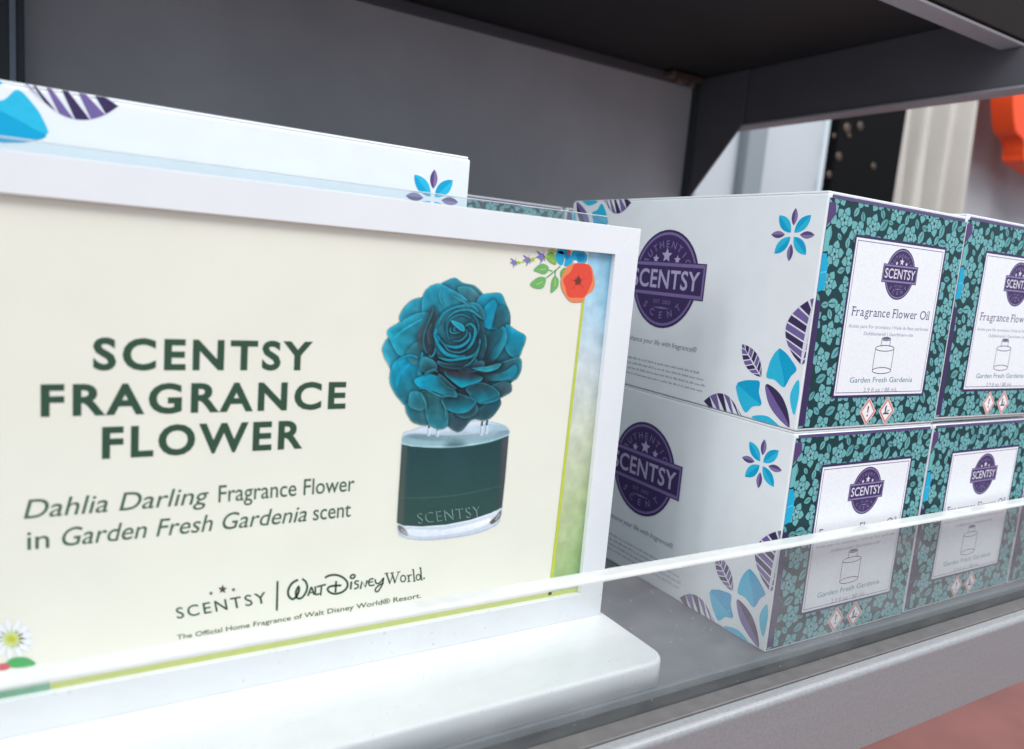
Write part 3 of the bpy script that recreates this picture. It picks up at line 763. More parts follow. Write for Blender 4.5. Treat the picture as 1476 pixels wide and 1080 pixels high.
# deep shade between the lower petals
for q in ([(440, 640), (560, 665), (690, 655)], [(545, 800), (590, 830), (600, 870)], [(700, 700), (780, 700), (850, 690)], [(740, 470), (745, 540), (735, 590)], [(700, 910), (780, 880), (850, 850)]): FP.line(q, 12, '2a2735', 0, .55, 12)
FP.build('flower_picture', M_inkphoto, tracer(HS, 540, 390, 4.696), pic)

# the glass vase under it (5.4x crop at 560,590)
VP = Paint(50, 60, 960, 1035, 4.2)
for (x, y, h) in ((318, 100, 85), (386, 130, 60), (730, 75, 100), (768, 75, 90)): VP.line([(x+4, y-25), (x, y+h*.4)], 15, '2b4450', 0, 1, 2, False, False)
VP.fill([(70, 880), (88, 560), (106, 215), (170, 165), (300, 125), (520, 95), (700, 85), (860, 108), (940, 160), (935, 230), (905, 560), (872, 860), (790, 930), (650, 978), (450, 1010), (260, 1022), (110, 1000), (74, 960)], 'd3dde8', 'e9edf3', (0, 1), '9fb0bd')
VP.fill([(112, 205), (200, 160), (420, 120), (700, 92), (860, 110), (935, 155), (900, 190), (700, 225), (450, 250), (200, 245)], 'dbe5f0', '9db4c4', (.1, 1), 'b9c8d6', feather=6)
VP.fill([(600, 160), (720, 120), (860, 118), (925, 150), (860, 175), (700, 190)], 'c6d8e4', '9fbccb', (1, 0), None, feather=14, alpha=.8)
VP.fill([(115, 215), (200, 190), (420, 205), (650, 200), (860, 172), (934, 165), (928, 200), (800, 246), (640, 272), (400, 288), (220, 286), (114, 262)], '8399a6', '8cb6bd', (0, 1), None, feather=7, alpha=.9)
VP.fill([(150, 215), (320, 200), (520, 215), (720, 185), (860, 172), (780, 215), (560, 240), (330, 245)], '6c8894', 'a3b7c2', (1, 0), None, feather=10, alpha=.75)
for (x, y, h) in ((318, 100, 100), (386, 130, 75), (730, 75, 120), (768, 75, 110)):
    VP.line([(x, y+h*.35), (x-4, y+h)], 24, 'd3e0e9', 0, .8, 5, False); VP.line([(x-9, y+h*.3), (x-12, y+h*.95)], 5, '5f7886', 0, .7, 2, False); VP.line([(x+4, y-20), (x-2, y+h*.42)], 14, '2b4450', 0, 1, 2, False)
body = [(105, 275), (180, 290), (300, 297), (420, 298), (540, 292), (660, 281), (800, 252), (935, 205), (925, 330), (905, 560), (882, 765), (800, 808), (640, 862), (450, 900), (260, 914), (120, 908), (66, 884), (80, 640)]
VP.fill(body, '28474a', '33504b', (0, 1), None, smooth=False)
VP.fill([(106, 278), (150, 286), (132, 600), (118, 905), (68, 884), (82, 640)], '5a5a54', '4a5852', (1, 0), None, feather=14, smooth=False, alpha=.8)
VP.fill([(934, 210), (880, 230), (862, 560), (838, 790), (882, 765), (905, 560)], '3a4a48', '55505a', (1, 0), None, feather=12, smooth=False, alpha=.9)
VP.fill([(440, 298), (600, 290), (590, 620), (450, 640)], '2c4a50', '2f4f4e', (0, 1), None, feather=50, alpha=.75)
VP.line([(108, 268), (260, 292), (420, 298), (620, 284), (800, 250), (934, 202)], 9, '9cc9cc', 0, .85, 4, False)
VP.line([(90, 690), (300, 690), (560, 665), (880, 600)], 8, '4d706c', 0, .6, 5)
VP.fill([(68, 895), (130, 915), (260, 922), (450, 908), (650, 870), (800, 817), (880, 777), (868, 850), (790, 918), (650, 968), (450, 1002), (250, 1012), (120, 985), (78, 950)], 'd9e0e8', 'c4cedb', (0, 1), None, feather=4)
VP.fill([(150, 935), (400, 940), (640, 895), (790, 850), (770, 895), (620, 950), (400, 985), (200, 990)], 'fdfdfe', 'dfe6ef', (0, 1), None, feather=10)
VP.fill([(75, 905), (110, 918), (140, 950), (150, 985), (118, 980), (82, 950)], '55504c', '9c9a9a', (.4, 1), None, feather=9, alpha=.85)
VP.fill([(878, 785), (868, 845), (812, 893), (790, 880), (835, 835)], '5a5552', '44423f', (0, 1), None, feather=9, alpha=.85)
VP.line([(835, 862), (862, 822)], 7, 'f4f4f4', 0, .8, 4); VP.line([(100, 935), (128, 962)], 6, 'd9d9da', 0, .7, 4)
VP.line([(78, 965), (140, 1003), (260, 1018), (450, 1006), (650, 974), (790, 928), (866, 868)], 7, '9aa3b0', 0, .8, 3, False)
vo = VP.build('vase_picture', M_ink, tracer(HS, 560, 590, 5.4), pic, h=.00008)
A = Art(tracer(HS, 560, 590, 5.4))
A.text('SCENTSY', (232, 893), (722, 835), 84, '86a09a', offset=-.012, spacing=1.15, layer=4)
A.text('SCENTSY', (237, 888), (727, 830), 84, '33504b', offset=-.016, spacing=1.15, layer=5)
A.build('vase_lettering', M_ink, on_sign, vo)

# corner bouquet, upper right (4.909x crop at 700,340) and daisy, lower left
A = Art(tracer(HS, 700, 340, 4.909), clip=PC)
def blob(p, c, L): A.poly(crom(p, True, 4), c, L)
GR = '74b36c'
A.stroke([(215, 190), (270, 185), (330, 160), (400, 150)], 7, 'b9c94a', layer=3)
for (x, y, s) in ((203, 190, 1), (298, 172, 1.15), (398, 150, 1.35)):
    for (a, b_) in ((-28, -32), (-30, 0), (-10, 38), (12, -38), (18, 20)):
        blob([(x+s*15, y), (x+s*(a*.5+4), y+s*(b_*.5-7)), (x+s*a, y+s*b_), (x+s*(a*.5+4), y+s*(b_*.5+7))], '7b78b4', 4)
    A.poly(ellipse(x, y, 15*s, 19*s, 10), '8580bc', 5)
    blob([(x+12*s, y-8), (x+38*s, y-8), (x+40*s, y+6), (x+14*s, y+8)], 'a9c04c', 5)
blob([(430, 150), (445, 120), (480, 125), (500, 160), (498, 205), (465, 195), (440, 175)], '7db763', 3)
blob([(340, 245), (370, 210), (410, 198), (445, 220), (440, 255), (410, 272), (370, 258)], GR, 4)
blob([(315, 345), (345, 310), (385, 290), (425, 300), (420, 345), (400, 372), (350, 372)], GR, 4)
blob([(490, 285), (517, 310), (512, 360), (485, 392), (462, 402), (463, 350), (470, 310)], GR, 4)
A.stroke([(430, 298), (480, 258), (530, 215)], 9, '6dac66', layer=4); A.stroke([(445, 242), (475, 250)], 7, '6dac66', layer=4); A.stroke([(492, 290), (494, 245)], 7, '6dac66', layer=4)
for q in ([(385, 240), (425, 235)], [(360, 345), (405, 325)], [(492, 305), (490, 360)], [(455, 165), (485, 185)]): A.stroke(q, 5, 'c9d64e', layer=5)
blob([(530, 290), (532, 250), (560, 225), (570, 260), (550, 320)], '6dac66', 3)
for p in ([(495, 150), (505, 118), (540, 108), (560, 140), (545, 205), (515, 195)], [(560, 190), (580, 130), (610, 150), (612, 195), (580, 215), (560, 212)], [(610, 120), (640, 105), (690, 110), (718, 140), (712, 185), (670, 195), (630, 185), (612, 150)], [(500, 110), (540, 85), (580, 90), (585, 120), (540, 130)]): blob(p, '21a9d6', 4)
for p in ([(560, 130), (575, 100), (600, 130), (590, 160), (570, 170)], [(640, 130), (690, 130), (700, 165), (660, 180)]): blob(p, '1488b8', 5)
A.poly(ellipse(588, 118, 14, 16, 10), 'e2582e', 6); blob([(620, 180), (640, 175), (650, 190), (625, 195)], 'f1ecf0', 6)
blob([(440, 105), (480, 95), (500, 115), (470, 125)], 'b5c455', 3)
blob([(532, 320), (545, 270), (580, 215), (640, 193), (700, 195), (745, 215), (762, 270), (772, 340), (755, 390), (705, 430), (690, 465), (640, 472), (595, 462), (555, 410), (535, 365)], 'ec8a58', 7)
blob([(550, 305), (600, 255), (625, 205), (680, 195), (735, 215), (755, 290), (745, 345), (700, 430), (650, 437), (585, 432), (565, 370)], 'e5513f', 8)
for q in ([(600, 310), (640, 320)], [(660, 260), (655, 305)], [(700, 300), (665, 318)], [(690, 370), (660, 335)], [(615, 375), (645, 335)]): A.stroke(q, 5, 'cf4436', layer=9)
A.poly(ellipse(652, 320, 27, 33, 14), 'c4473a', 9); A.poly(ellipse(654, 320, 17, 22, 12), '6f3c34', 10)
A.build('corner_bouquet_print', M_ink, on_sign, pic)
A = Art(tracer(HS, 0, 860, 6.75), clip=PC)
for i in range(13):
    a = 2*math.pi*i/13+.2; cx, cy = 110, 415
    A.poly(ellipse(cx+135*math.cos(a), cy+105*math.sin(a), 92, 30, 12, math.atan2(105*math.sin(a), 135*math.cos(a))), 'eeeff3', 2)
A.poly([(a, b_) for a, b_ in star(110, 415, 120, 14, .55)], 'cdd79a', 3); A.poly(ellipse(112, 415, 52, 38, 14), 'c6cc4a', 4)
for q in ((98, 414), (118, 402), (130, 420), (112, 424)): A.poly(ellipse(*q, 5, 4, 6), 'b05038', 5)
blob2 = crom([(60, 650), (110, 605), (190, 590), (270, 600), (340, 645), (330, 670), (230, 690), (110, 690)], True, 4); A.poly(blob2, '58ad68', 4)
A.poly(crom([(-60, 660), (10, 655), (60, 650), (100, 680), (70, 710), (0, 720), (-60, 700)], True, 4), 'd06a70', 5)
A.build('daisy_print', M_ink, on_sign, pic)

# ================================================================== CARTONS
BW, BD, BH = .1329, .2310, .1296
TEAL_BG, TEAL_LT, TEAL_MID, PUR, PURL = '173c40', '6fb0b2', '4f8f93', '3e2f5c', '7a6798'

def emblem(A, cx, cz, r, col_bg, col_rim, col_txt, L=5):
    """round emblem with a name band across it; sheared to sit level on the face"""
    A.poly(ellipse(cx, cz, r, r*1.04, 44), PUR, L, local=True)
    Ring = lambda k, w_, c, l: [A.raw([(cx+math.cos(a)*r*k, cz+math.sin(a)*r*k*1.04), (cx+math.cos(b)*r*k, cz+math.sin(b)*r*k*1.04), (cx+math.cos(b)*r*(k+w_), cz+math.sin(b)*r*(k+w_)*1.04), (cx+math.cos(a)*r*(k+w_), cz+math.sin(a)*r*(k+w_)*1.04)], [lin(c)]*4, [(0, 1, 2, 3)], l) for a, b in ((2*math.pi*i/44, 2*math.pi*(i+1)/44) for i in range(44))]
    Ring(.90, .05, col_rim, L+1)
    A.arc_text('AUTHENTIC', (cx, cz), r*.745, math.radians(150), math.radians(30), r*.21, col_rim, layer=L+1)
    A.arc_text('SCENT', (cx, cz), r*.76, math.radians(228), math.radians(312), r*.21, col_rim, flip=True, layer=L+1)
    A.poly(star(cx, cz+r*.50, r*.16), col_txt, L+1, local=True)
    for s in (-1, 1): A.poly(star(cx+s*r*.33, cz+r*.42, r*.10), col_txt, L+1, local=True)
    bw, bh = r*1.19, r*.37
    A.poly([(cx-bw, cz-bh), (cx+bw, cz-bh), (cx+bw, cz+bh), (cx-bw, cz+bh)], PUR, L+2, local=True)
    for (k, h) in ((1.0, 1.0),):
        i0, i1 = .955, .85
        o_ = [(cx-bw, cz-bh), (cx+bw, cz-bh), (cx+bw, cz+bh), (cx-bw, cz+bh)]
        o_ = [(cx+(x-cx)*.98, cz+(z-cz)*.94) for x, z in o_]; n_ = [(cx+(x-cx)*.955, cz+(z-cz)*.80) for x, z in o_]
        for i in range(4): A.raw([o_[i], o_[(i+1) % 4], n_[(i+1) % 4], n_[i]], [lin(col_rim)]*4, [(0, 1, 2, 3)], L+3)
    A.text('SCENTSY', (cx-bw*.87, cz-bh*.50), (cx+bw*.87, cz-bh*.50), bh*1.02, col_txt, offset=.016, spacing=1.05, layer=L+4, local=True)
    A.text('EST. 2003', (cx-r*.26, cz-r*.52), (cx+r*.26, cz-r*.52), r*.08, col_rim, layer=L+3, local=True)
    A.poly([(cx-r*.28, cz-r*.61), (cx, cz-r*.585), (cx+r*.28, cz-r*.61), (cx, cz-r*.635)], col_rim, L+3, local=True)

# --- side face art: u = 0 at the back end .. BD at the front end, v = 0 bottom .. BH
CLIP_S = (.0004, .0004, BD-.0004, BH-.0004)
def leaf_shape(p0, p1, wd, n=8, skew=0):
    dx, dy = p1[0]-p0[0], p1[1]-p0[1]; L = math.hypot(dx, dy); ex, ey = (dx/L, dy/L), (-dy/L, dx/L)
    up_, dn = [], []
    for i in range(n+1):
        t = i/n; h = wd/2*math.sin(math.pi*t)**.8
        up_.append((p0[0]+ex[0]*L*t+ey[0]*h, p0[1]+ex[1]*L*t+ey[1]*h)); dn.append((p0[0]+ex[0]*L*t-ey[0]*h, p0[1]+ex[1]*L*t-ey[1]*h))
    mid = [(p0[0]+dx*i/n, p0[1]+dy*i/n) for i in range(n+1)]
    return up_, dn, mid
A_big = []      # corner motif as (points, colour, layer) in face metres
tr5 = tracer(HD, 1040, 440, 6.0)
CY1, CY2, P1c, P2c, P3c = '0ba3cf', '2cb9dc', '3c2f57', '74629a', '9a8bb6'
def m(pts, c, L, smooth=True):
    q = crom(pts, True, 4) if smooth else pts
    A_big.append(([tr5(p) for p in q], c, L))
# cyan petals, each in two tones
m([(490, 390), (545, 405), (600, 470), (650, 560), (600, 620), (540, 715), (520, 600)], CY1, 1); m([(488, 392), (430, 470), (400, 560), (392, 630), (460, 650), (535, 712), (535, 600), (505, 480)], CY2, 2)
m([(135, 690), (200, 655), (270, 652), (330, 665), (325, 760), (345, 865), (240, 790)], CY1, 1); m([(133, 692), (138, 780), (165, 860), (210, 932), (270, 880), (340, 868), (250, 790)], CY2, 2)
m([(668, 650), (672, 760), (655, 860), (628, 955), (600, 870), (595, 780), (625, 700)], '37bfe0', 1)
m([(262, 975), (320, 955), (400, 965), (460, 1010), (505, 1055), (500, 1075), (400, 1040)], CY2, 2)
# purple leaf in two tones
m([(385, 692), (450, 715), (520, 790), (565, 890), (588, 1000), (585, 1062), (545, 990), (470, 860)], P1c, 1); m([(384, 694), (390, 790), (425, 890), (500, 990), (583, 1062), (560, 990), (480, 850)], P2c, 2)
# striped purple leaves
def striped(outline, bands, cols, gap='dcdde6'):
    m(outline, gap, 1, True)
def bands(base, tip, w, nb, flip=1, L=3, cols=(P1c, P2c), centre=True):
    """feathered leaf: slanting bands either side of a midrib"""
    b0, b1 = tr5(base), tr5(tip)
    up_, dn, mid = leaf_shape(b0, b1, w, 24)
    A_big.append((up_+dn[::-1], 'e2e0ea', L))
    n = nb
    for side, edge in ((0, up_), (1, dn)):
        for k in range(n):
            t0, t1 = k/n, (k+.80)/n
            def P(t, s):
                i = t*24; a = int(min(i, 23)); f = min(i-a, 1); e = (edge[a][0]+(edge[a+1][0]-edge[a][0])*f, edge[a][1]+(edge[a+1][1]-edge[a][1])*f)
                return e
            def Mi(t):
                t = max(0, min(1, t)); return (b0[0]+(b1[0]-b0[0])*t, b0[1]+(b1[1]-b0[1])*t)
            sl = .16
            e0, e1 = P(min(t0+sl*.6, 1), 1), P(min(t1+sl*.6, 1), 1)
            em = P(min((t0+t1)/2+sl*.6, 1), 1)
            c0, c1 = Mi(t0-sl*.2), Mi(t1-sl*.2)
            ins = lambda e, c: (c[0]+(e[0]-c[0])*.96, c[1]+(e[1]-c[1])*.96)
            rib = lambda c, e: (c[0]+(e[0]-c[0])*.08, c[1]+(e[1]-c[1])*.08)
            A_big.append(([rib(c0, e0), ins(e0, c0), ins(em, c0), ins(e1, c1), rib(c1, e1)], cols[(k+side) % 2], L+1))
bands((345, 625), (180, 340), .0112, 7)
bands((690, 520), (800, -60), .030, 8)
bands((215, 1010), (-110, 640), .0225, 8) if False else None
# domed striped leaf on the bottom edge
dome = [(-155, 835), (-90, 785), (-20, 765), (50, 785), (110, 850), (160, 945)]
dd = [tr5(p) for p in crom(dome, False, 6)]
zb = .0
def dome_band(i0, i1, c):
    top = dd[i0:i1+1]
    A_big.append((top + [(top[-1][0]-.004+.006, zb-.002), (top[0][0]+.010, zb-.002)], c, 2))
n_ = len(dd); st_ = max(2, n_//6)
for q in range(0, n_-1, st_):
    e = min(q+st_, n_-1); top = dd[q:e+1]
    s_ = .010
    A_big.append((top + [(top[-1][0]+s_*.6, min(zb, top[-1][1])-.003), (top[0][0]+s_, min(zb, top[0][1])-.003)], P1c if (q//st_) % 2 == 0 else P2c, 2))
    A_big.append(([dd[q], (dd[q][0]+.0006, dd[q][1]), (dd[q][0]+s_+.0006, -.003), (dd[q][0]+s_, -.003)], 'e6e4ee', 3))

def side_art():
    """prints of the long side, each a part: corner leaves (two), blossoms (two), emblem, slogan, small print"""
    out = []
    for flip in (0, 1):
        A = Art(clip=CLIP_S)
        for pts, c, L in A_big: A.poly([(BD-u, BH-v) for u, v in pts] if flip else pts, c, L, local=True)
        out.append(('corner_leaf_print', A, 0))
    for (fx, fz) in ((BD-.0200, .1062), (.0200, BH-.1062)):
        A = Art(clip=CLIP_S)
        for k in range(8):
            a = math.radians(90+45*k); cy = k % 2 == 1
            r0, r1, wd = (.0016, .0150, .0064) if cy else (.0050, .0145, .0040)
            p0 = (fx+r0*math.cos(a), fz+r0*math.sin(a)); p1 = (fx+r1*math.cos(a), fz+r1*math.sin(a))
            up_, dn, mid = leaf_shape(p0, p1, wd, 8)
            A.poly(up_+mid[::-1], CY1 if cy else '5b4a7c', 1, local=True); A.poly(dn+mid[::-1], CY2 if cy else '8675a4', 1, local=True)
        out.append(('blossom_print', A, 0))
    A = Art(); emblem(A, BD-.1182, .0758, .0312, PUR, '7d6a9c', 'b3a8c9'); out.append(('round_emblem', A, 1))
    A = Art(); A.text('Enhance your life with fragrance\u00ae', (BD-.150, .0318), (BD-.0815, .0318), .0034, '8c8fa3', shear=.15, local=True, layer=3)
    out.append(('slogan_lettering', A, 1))
    A = Art()
    rr = random.Random(9)                       # too small to read in the photograph: word-length marks only
    for k in range(4):
        u = BD-.152; z = .0190-.0036*k
        while u < BD-.077+.002*k:
            w_ = rr.uniform(.0018, .0062)
            n = max(2, int(w_/.0008))
            for q in range(n):
                h = rr.choice((.0009, .0009, .0014)); x = u+q*w_/n
                A.poly([(x, z), (x+w_/n*.62, z), (x+w_/n*.62, z+h), (x, z+h)], 'a3a6b6', 3, local=True)
            u += w_+.0009
    out.append(('small_print', A, 1))
    return out

def front_art():
    C = (.0010, .0014, BW-.0004, BH-.0036)
    A = Art(clip=C)
    A.poly([(0, 0), (BW, 0), (BW, BH), (0, BH)], TEAL_BG, 0, local=True)
    r = random.Random(11); placed = []
    def ok(x, y, d):
        return all((x-a)**2+(y-b)**2 > ((d+c)*.5)**2 for a, b, c in placed)
    px0, px1, pz0, pz1 = .0262, .1152, .0180, .1092
    def inside(x, y, mgn): return px0+mgn < x < px1-mgn and pz0+mgn < y < pz1-mgn
    tries = 0
    while tries < 5000 and len(placed) < 80:
        tries += 1
        x, y = r.uniform(0, BW), r.uniform(0, BH)
        if inside(x, y, .004) or not ok(x, y, .0128): continue
        placed.append((x, y, .0128)); rot = r.uniform(0, 6.28); R_ = r.uniform(.0066, .0078)
        for k in range(5):
            a = rot+k*2*math.pi/5; ca, sa = math.cos(a), math.sin(a)
            def q(u, v): return (x+ca*u-sa*v, y+sa*u+ca*v)
            A.poly([q(.14*R_, 0), q(.38*R_, .26*R_), q(.62*R_, .37*R_), q(.82*R_, .26*R_), q(1.04*R_, -.02*R_), q(.80*R_, -.28*R_), q(.60*R_, -.37*R_), q(.38*R_, -.25*R_)], TEAL_LT, 1, local=True)
            A.poly([q(.24*R_, .02*R_), q(.70*R_, .05*R_), q(.24*R_, -.05*R_)], TEAL_MID, 2, local=True)
            A.poly([q(.30*R_, .25*R_), q(.12*R_, .12*R_), q(.42*R_, .33*R_)], TEAL_BG, 2, local=True)
        for k in range(5):
            a = rot+(k+.5)*2*math.pi/5; ca, sa = math.cos(a), math.sin(a)
            for sc_, cc_, ll_ in ((.62, TEAL_BG, 3), (.52, '7cb8ba', 4)):
                def q(u, v): return (x+ca*u-sa*v, y+sa*u+ca*v)
                A.poly([q(.04*R_, 0), q(.5*sc_*R_, .30*sc_*R_), q(.8*sc_*R_, .24*sc_*R_), q(sc_*R_, 0), q(.8*sc_*R_, -.24*sc_*R_), q(.5*sc_*R_, -.30*sc_*R_)], cc_, ll_, local=True)
        A.poly(ellipse(x, y, R_*.12, R_*.12, 8), TEAL_BG, 5, local=True)
    for d in (.0072, .0052, .0040):
        tries = 0
        while tries < 2600:
            tries += 1
            x, y = r.uniform(0, BW), r.uniform(0, BH)
            if inside(x, y, .003) or not ok(x, y, d): continue
            placed.append((x, y, d)); a = r.uniform(0, 6.28); Lh = d*.62
            p0 = (x-math.cos(a)*Lh, y-math.sin(a)*Lh); p1 = (x+math.cos(a)*Lh, y+math.sin(a)*Lh)
            up_, dn, mid = leaf_shape(p0, p1, d*.72, 6)
            A.poly(up_+dn[::-1], r.choice((TEAL_LT, '5fa1a3', '66a9ab')), 1, local=True)
            mm = leaf_shape(p0, (p1[0]*.85+p0[0]*.15, p1[1]*.85+p0[1]*.15), d*.09, 4); A.poly(mm[0]+mm[1][::-1], TEAL_BG, 2, local=True)
            if d > .005:
                for t in (.35, .6):
                    c_ = (p0[0]+(p1[0]-p0[0])*t, p0[1]+(p1[1]-p0[1])*t)
                    for s in (-1, 1):
                        e_ = (c_[0]+math.cos(a+s*.9)*d*.26, c_[1]+math.sin(a+s*.9)*d*.26)
                        A.poly([c_, (e_[0]+d*.02, e_[1]), e_, (c_[0]-d*.03, c_[1])], TEAL_MID, 2, local=True)
    # side motif wrapping over the left fold
    A.poly([(0, .003), (.0062, .003), (.0052, .072), (0, .072)], PUR, 6.5, local=True)
    A.poly([(0, .076), (.0062, .078), (.0068, .090), (.0045, .097), (0, .097)], '15a9d2', 6.5, local=True); A.poly([(0, .086), (.0064, .087), (.0060, .088), (0, .0865)], '57c3dc', 7.5, local=True)
    A.poly([(0, .110), (.0075, .118), (.006, .124), (0, .1235)], '5a4176', 6.5, local=True); A.poly([(0, .0975), (.0050, .0985), (.0050, .112), (0, .108)], '6cb6b8', 6.5, local=True)
    return A, (px0, px1, pz0, pz1)
def label_art(P):
    px0, px1, pz0, pz1 = P; cx = (px0+px1)/2
    A = Art()
    A.poly([(px0, pz0), (px1, pz0), (px1, pz1), (px0, pz1)], PUR, 6.5, local=True)
    e = .0015
    A.poly([(px0+e, pz0+e), (px1-e, pz0+e), (px1-e, pz1-e), (px0+e, pz1-e)], 'f0f1f4', 7, local=True)
    e = .0028
    o_ = [(px0+e, pz0+e), (px1-e, pz0+e), (px1-e, pz1-e), (px0+e, pz1-e)]; e += .0004; n_ = [(px0+e, pz0+e), (px1-e, pz0+e), (px1-e, pz1-e), (px0+e, pz1-e)]
    for i in range(4): A.raw([o_[i], o_[(i+1) % 4], n_[(i+1) % 4], n_[i]], [lin('6a5c8c')]*4, [(0, 1, 2, 3)], 7.5)
    return A, cx
def slab_text(A, body, x0, x1, z, cap, col):
    sz = cap/.69; items = []; x = 0; t = .045
    for ch in body:
        if ch == ' ': x += .26; continue
        vs, fs = text_polys(ch, .0)
        lo, hi = min(v[0] for v in vs), max(v[0] for v in vs)
        items.append((ch, x, lo, hi, vs, fs)); x += hi-lo+.115
    kx = (x1-x0)/(x-.115)
    def bar(a, b, y): A.poly([(x0+a*kx, z+y*sz), (x0+b*kx, z+y*sz), (x0+b*kx, z+(y+t)*sz), (x0+a*kx, z+(y+t)*sz)], col, 8.5, local=True)
    for ch, x, lo, hi, vs, fs in items:
        A.raw([(x0+(x+v[0]-lo)*kx, z+v[1]*sz) for v in vs], [lin(col)]*len(vs), fs, 8)
        w_ = hi-lo; xh = .44
        if ch in 'Frnli': bar(x-.07, x+.13, 0)
        if ch in 'rni': bar(x-.08, x+.04, xh-t)
        if ch == 'l': bar(x-.08, x+.04, .70-t)
        if ch == 'n': bar(x+w_-.13, x+w_+.07, 0)
        if ch == 'a': bar(x+w_-.06, x+w_+.05, 0)
        if ch == 'F': bar(x-.07, x+.04, .66-.01); bar(x+w_-.04, x+w_, .56)
        if ch == 'w': bar(x-.05, x+.12, xh-t); bar(x+w_-.12, x+w_+.05, xh-t)
def label_lettering(cx):
    A = Art()
    cz = .0903
    emblem(A, cx+.0015, cz, .0142, '5d4b82', '8d7cab', 'dcd6e6', L=8)
    T_ = lambda s, hw, z, cap, c, **k: A.text(s, (cx-hw, z), (cx+hw, z), cap, c, local=True, layer=8, **k)
    slab_text(A, 'Fragrance Flower Oil', cx-.0375, cx+.0375, .0650, .0052, '5b567e')
    T_('Aceite para flor aromatica | Huile de fleur parfum\u00e9e', .0390, .0583, .0020, '9a9bb2')
    T_('Duftblumen\u00f6l | Geurbloem-olie', .0240, .0543, .0020, '9a9bb2')
    T_('Garden Fresh Gardenia', .0305, .0268, .0031, '5d8f9a', offset=.002)
    T_('2.9 fl oz / 88 mL', .0165, .0212, .0024, '9a9bb2')
    k = '4a4a66'; w_ = .00045
    bx_, hb = cx-.002, .0090
    z0_, z1_ = .0338, .0470
    S = lambda p, closed=False: A.stroke(p, w_, k, closed=closed, layer=8)
    S(ellipse(bx_, z0_, hb, .0018, 20), True); A.stroke([(bx_-hb, z0_), (bx_-hb, z1_)], w_, k, layer=8); A.stroke([(bx_+hb, z0_), (bx_+hb, z1_)], w_, k, layer=8)
    S(ellipse(bx_, z1_, hb, .0017, 20), True)
    A.stroke([(bx_-.0042, z1_+.001), (bx_-.0042, .0525)], w_, k, layer=8); A.stroke([(bx_+.0042, z1_+.001), (bx_+.0042, .0525)], w_, k, layer=8)
    S(ellipse(bx_, .0525, .0042, .0010, 16), True); A.poly(ellipse(bx_, .0526, .0036, .0007, 10), '6a6a86', 8, local=True)
    return A
def hazard_art(cx):
    A = Art()
    for i, x in enumerate((cx-.0092, cx+.0092)):
        z = .0094; R_ = .0086
        D = lambda k: [(x-R_*k*.92, z), (x, z-R_*k), (x+R_*k*.92, z), (x, z+R_*k)]
        A.poly(D(1), 'e8cfc9', 6, local=True); A.poly(D(.90), 'd98a86', 6.5, local=True); A.poly(D(.70), 'f3efef', 7, local=True)
        if i == 0:
            A.poly([(x-.0007, z+.0032), (x+.0007, z+.0032), (x+.0004, z-.0008), (x-.0004, z-.0008)], '3e4458', 7.5, local=True); A.poly(ellipse(x, z-.0024, .0007, .0007, 8), '3e4458', 7.5, local=True)
        else:
            A.poly([(x-.0030, z-.0022), (x+.0030, z-.0022), (x+.0022, z-.0012), (x-.0030, z-.0012)], '3e4458', 7.5, local=True)
            A.poly([(x-.0018, z-.0012), (x-.0004, z-.0012), (x-.0002, z+.0030), (x-.0012, z+.0034), (x-.0020, z+.0018)], '56607a', 7.5, local=True)
            A.stroke([(x+.0002, z-.0012), (x+.0016, z+.0002), (x+.0026, z-.0002)], .0006, '56607a', layer=8)
    return A

art_side = side_art(); art_front, PAN = front_art(); art_label, LCX = label_art(PAN); art_let = label_lettering(LCX); art_haz = hazard_art(LCX)

def make_carton(label, group):
    t = thing('fragrance_carton', label, 'box', (0, 0, 0), 0, group)
    bx('carton_body', 0, BW, 0, BD, 0, BH-.0014, M_card, t, .0010, 3)
    bx('lid_flap', .0008, BW-.0008, .0010, BD-.001, BH-.00125, BH-.0001, M_card, t, .0004)
    bx('tuck_tab', .003, BW-.003, -.0005, .0000, BH-.0034, BH-.0018, MP, t)
    fp = art_front.build('gardenia_print', M_ink, lambda u, v, h: (u, -h, v), t)
    lb = art_label.build('front_label', M_ink, lambda u, v, h: (u, -h, v), t)
    art_let.build('label_lettering', M_ink, lambda u, v, h: (u, -h, v), lb)
    art_haz.build('hazard_symbols', M_ink, lambda u, v, h: (u, -h, v), t)
    for nm, A, one in art_side:
        A.build(nm, M_ink, lambda u, v, h: (-h, BD-u, v), t)
        if not one: A.build(nm, M_ink, lambda u, v, h: (BW+h, u, v), t)
    return t
MP = mat('purple_tab_ink', '5a4a7c', .45, noise=.04)

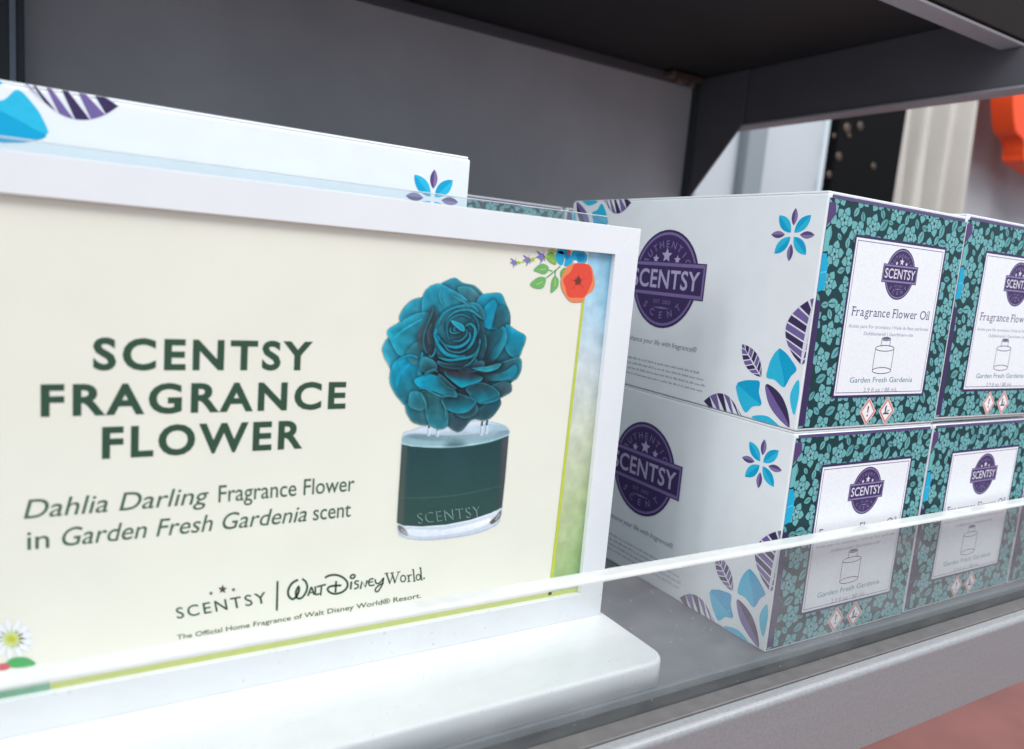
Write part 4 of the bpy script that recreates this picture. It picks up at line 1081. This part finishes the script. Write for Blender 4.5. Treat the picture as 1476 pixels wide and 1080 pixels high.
def copy_tree(o, parent=None):
    c = o.copy(); COL.objects.link(c); c.parent = parent
    for ch in [x for x in bpy.data.objects if x.parent == o]: copy_tree(ch, c)
    return c
GRP = 'green and white fragrance flower oil cartons on the shelf'
proto = make_carton('green fronted carton on top of the nearest stack beside the sign', GRP)
spots = [
    ((0, 0, BH+.0006), 0, None),
    ((0, 0, .0002), 0, 'green fronted carton at the bottom of the stack beside the sign, behind the acrylic'),
    ((.1333, 0.0004, BH+.0006), 0, 'upper green carton of the second stack, cut by the right edge of the picture'),
    ((.1350, .0008, .0002), 0, 'lower green carton of the second stack from the sign, behind the acrylic'),
    ((.2700, .0012, .0002), 0, 'green carton at the far right bottom, only a sliver in the picture'),
    # turned cartons behind the sign: their long white side faces the front
    ((-.397, .0890+BW, BH+.0006), -90, 'white long side of a turned carton rising behind the left of the sign'),
    ((-.397, .0900+BW, .0002), -90, 'turned carton hidden behind the sign, bearing the white one above it'),
    ((-.098, .293, BH+.0006), 0, 'back row carton showing a teal strip just right of the white carton'),
    ((-.098, .294, .0002), 0, 'lowest back row carton behind the sign, left of its neighbour'),
    ((.037, .2935, BH+.0006), 0, 'back row carton showing a teal strip beside the stack on the right'),
    ((.037, .2945, .0002), 0, 'lowest back row carton, hidden behind the stack beside the sign'),
]
for i, (loc, rz, lab) in enumerate(spots):
    o = proto if i == 0 else copy_tree(proto)
    if lab: o['label'] = lab
    o.location = loc
    if rz:
        # turn so the side facing -x looks to the front: local x -> world y, local y -> world -x
        o.rotation_euler = (0, 0, math.radians(rz))

    if i:
        o.rotation_euler.z += math.radians((0, .0, -.35, .3, -.5, .4, 0, .8, 0, -.6, 0)[i])
        for ch in [x for x in bpy.data.objects if x.parent == o]:
            if ch.name.startswith(('gardenia_print', 'front_label', 'hazard_symbols')):
                dx = ((i*37) % 7-3)*.00012; ch.location.x += dx; ch.location.z += ((i*53) % 5-2)*.00010 if not ch.name.startswith('gardenia') else 0
    if i == 3:
        for ch in [x for x in bpy.data.objects if x.parent == o]:
            if ch.name.startswith('lid_flap'): ch.rotation_euler.x = math.radians(-.35); ch.location.z += .0016
    if i == 2: o.location.z += .0020
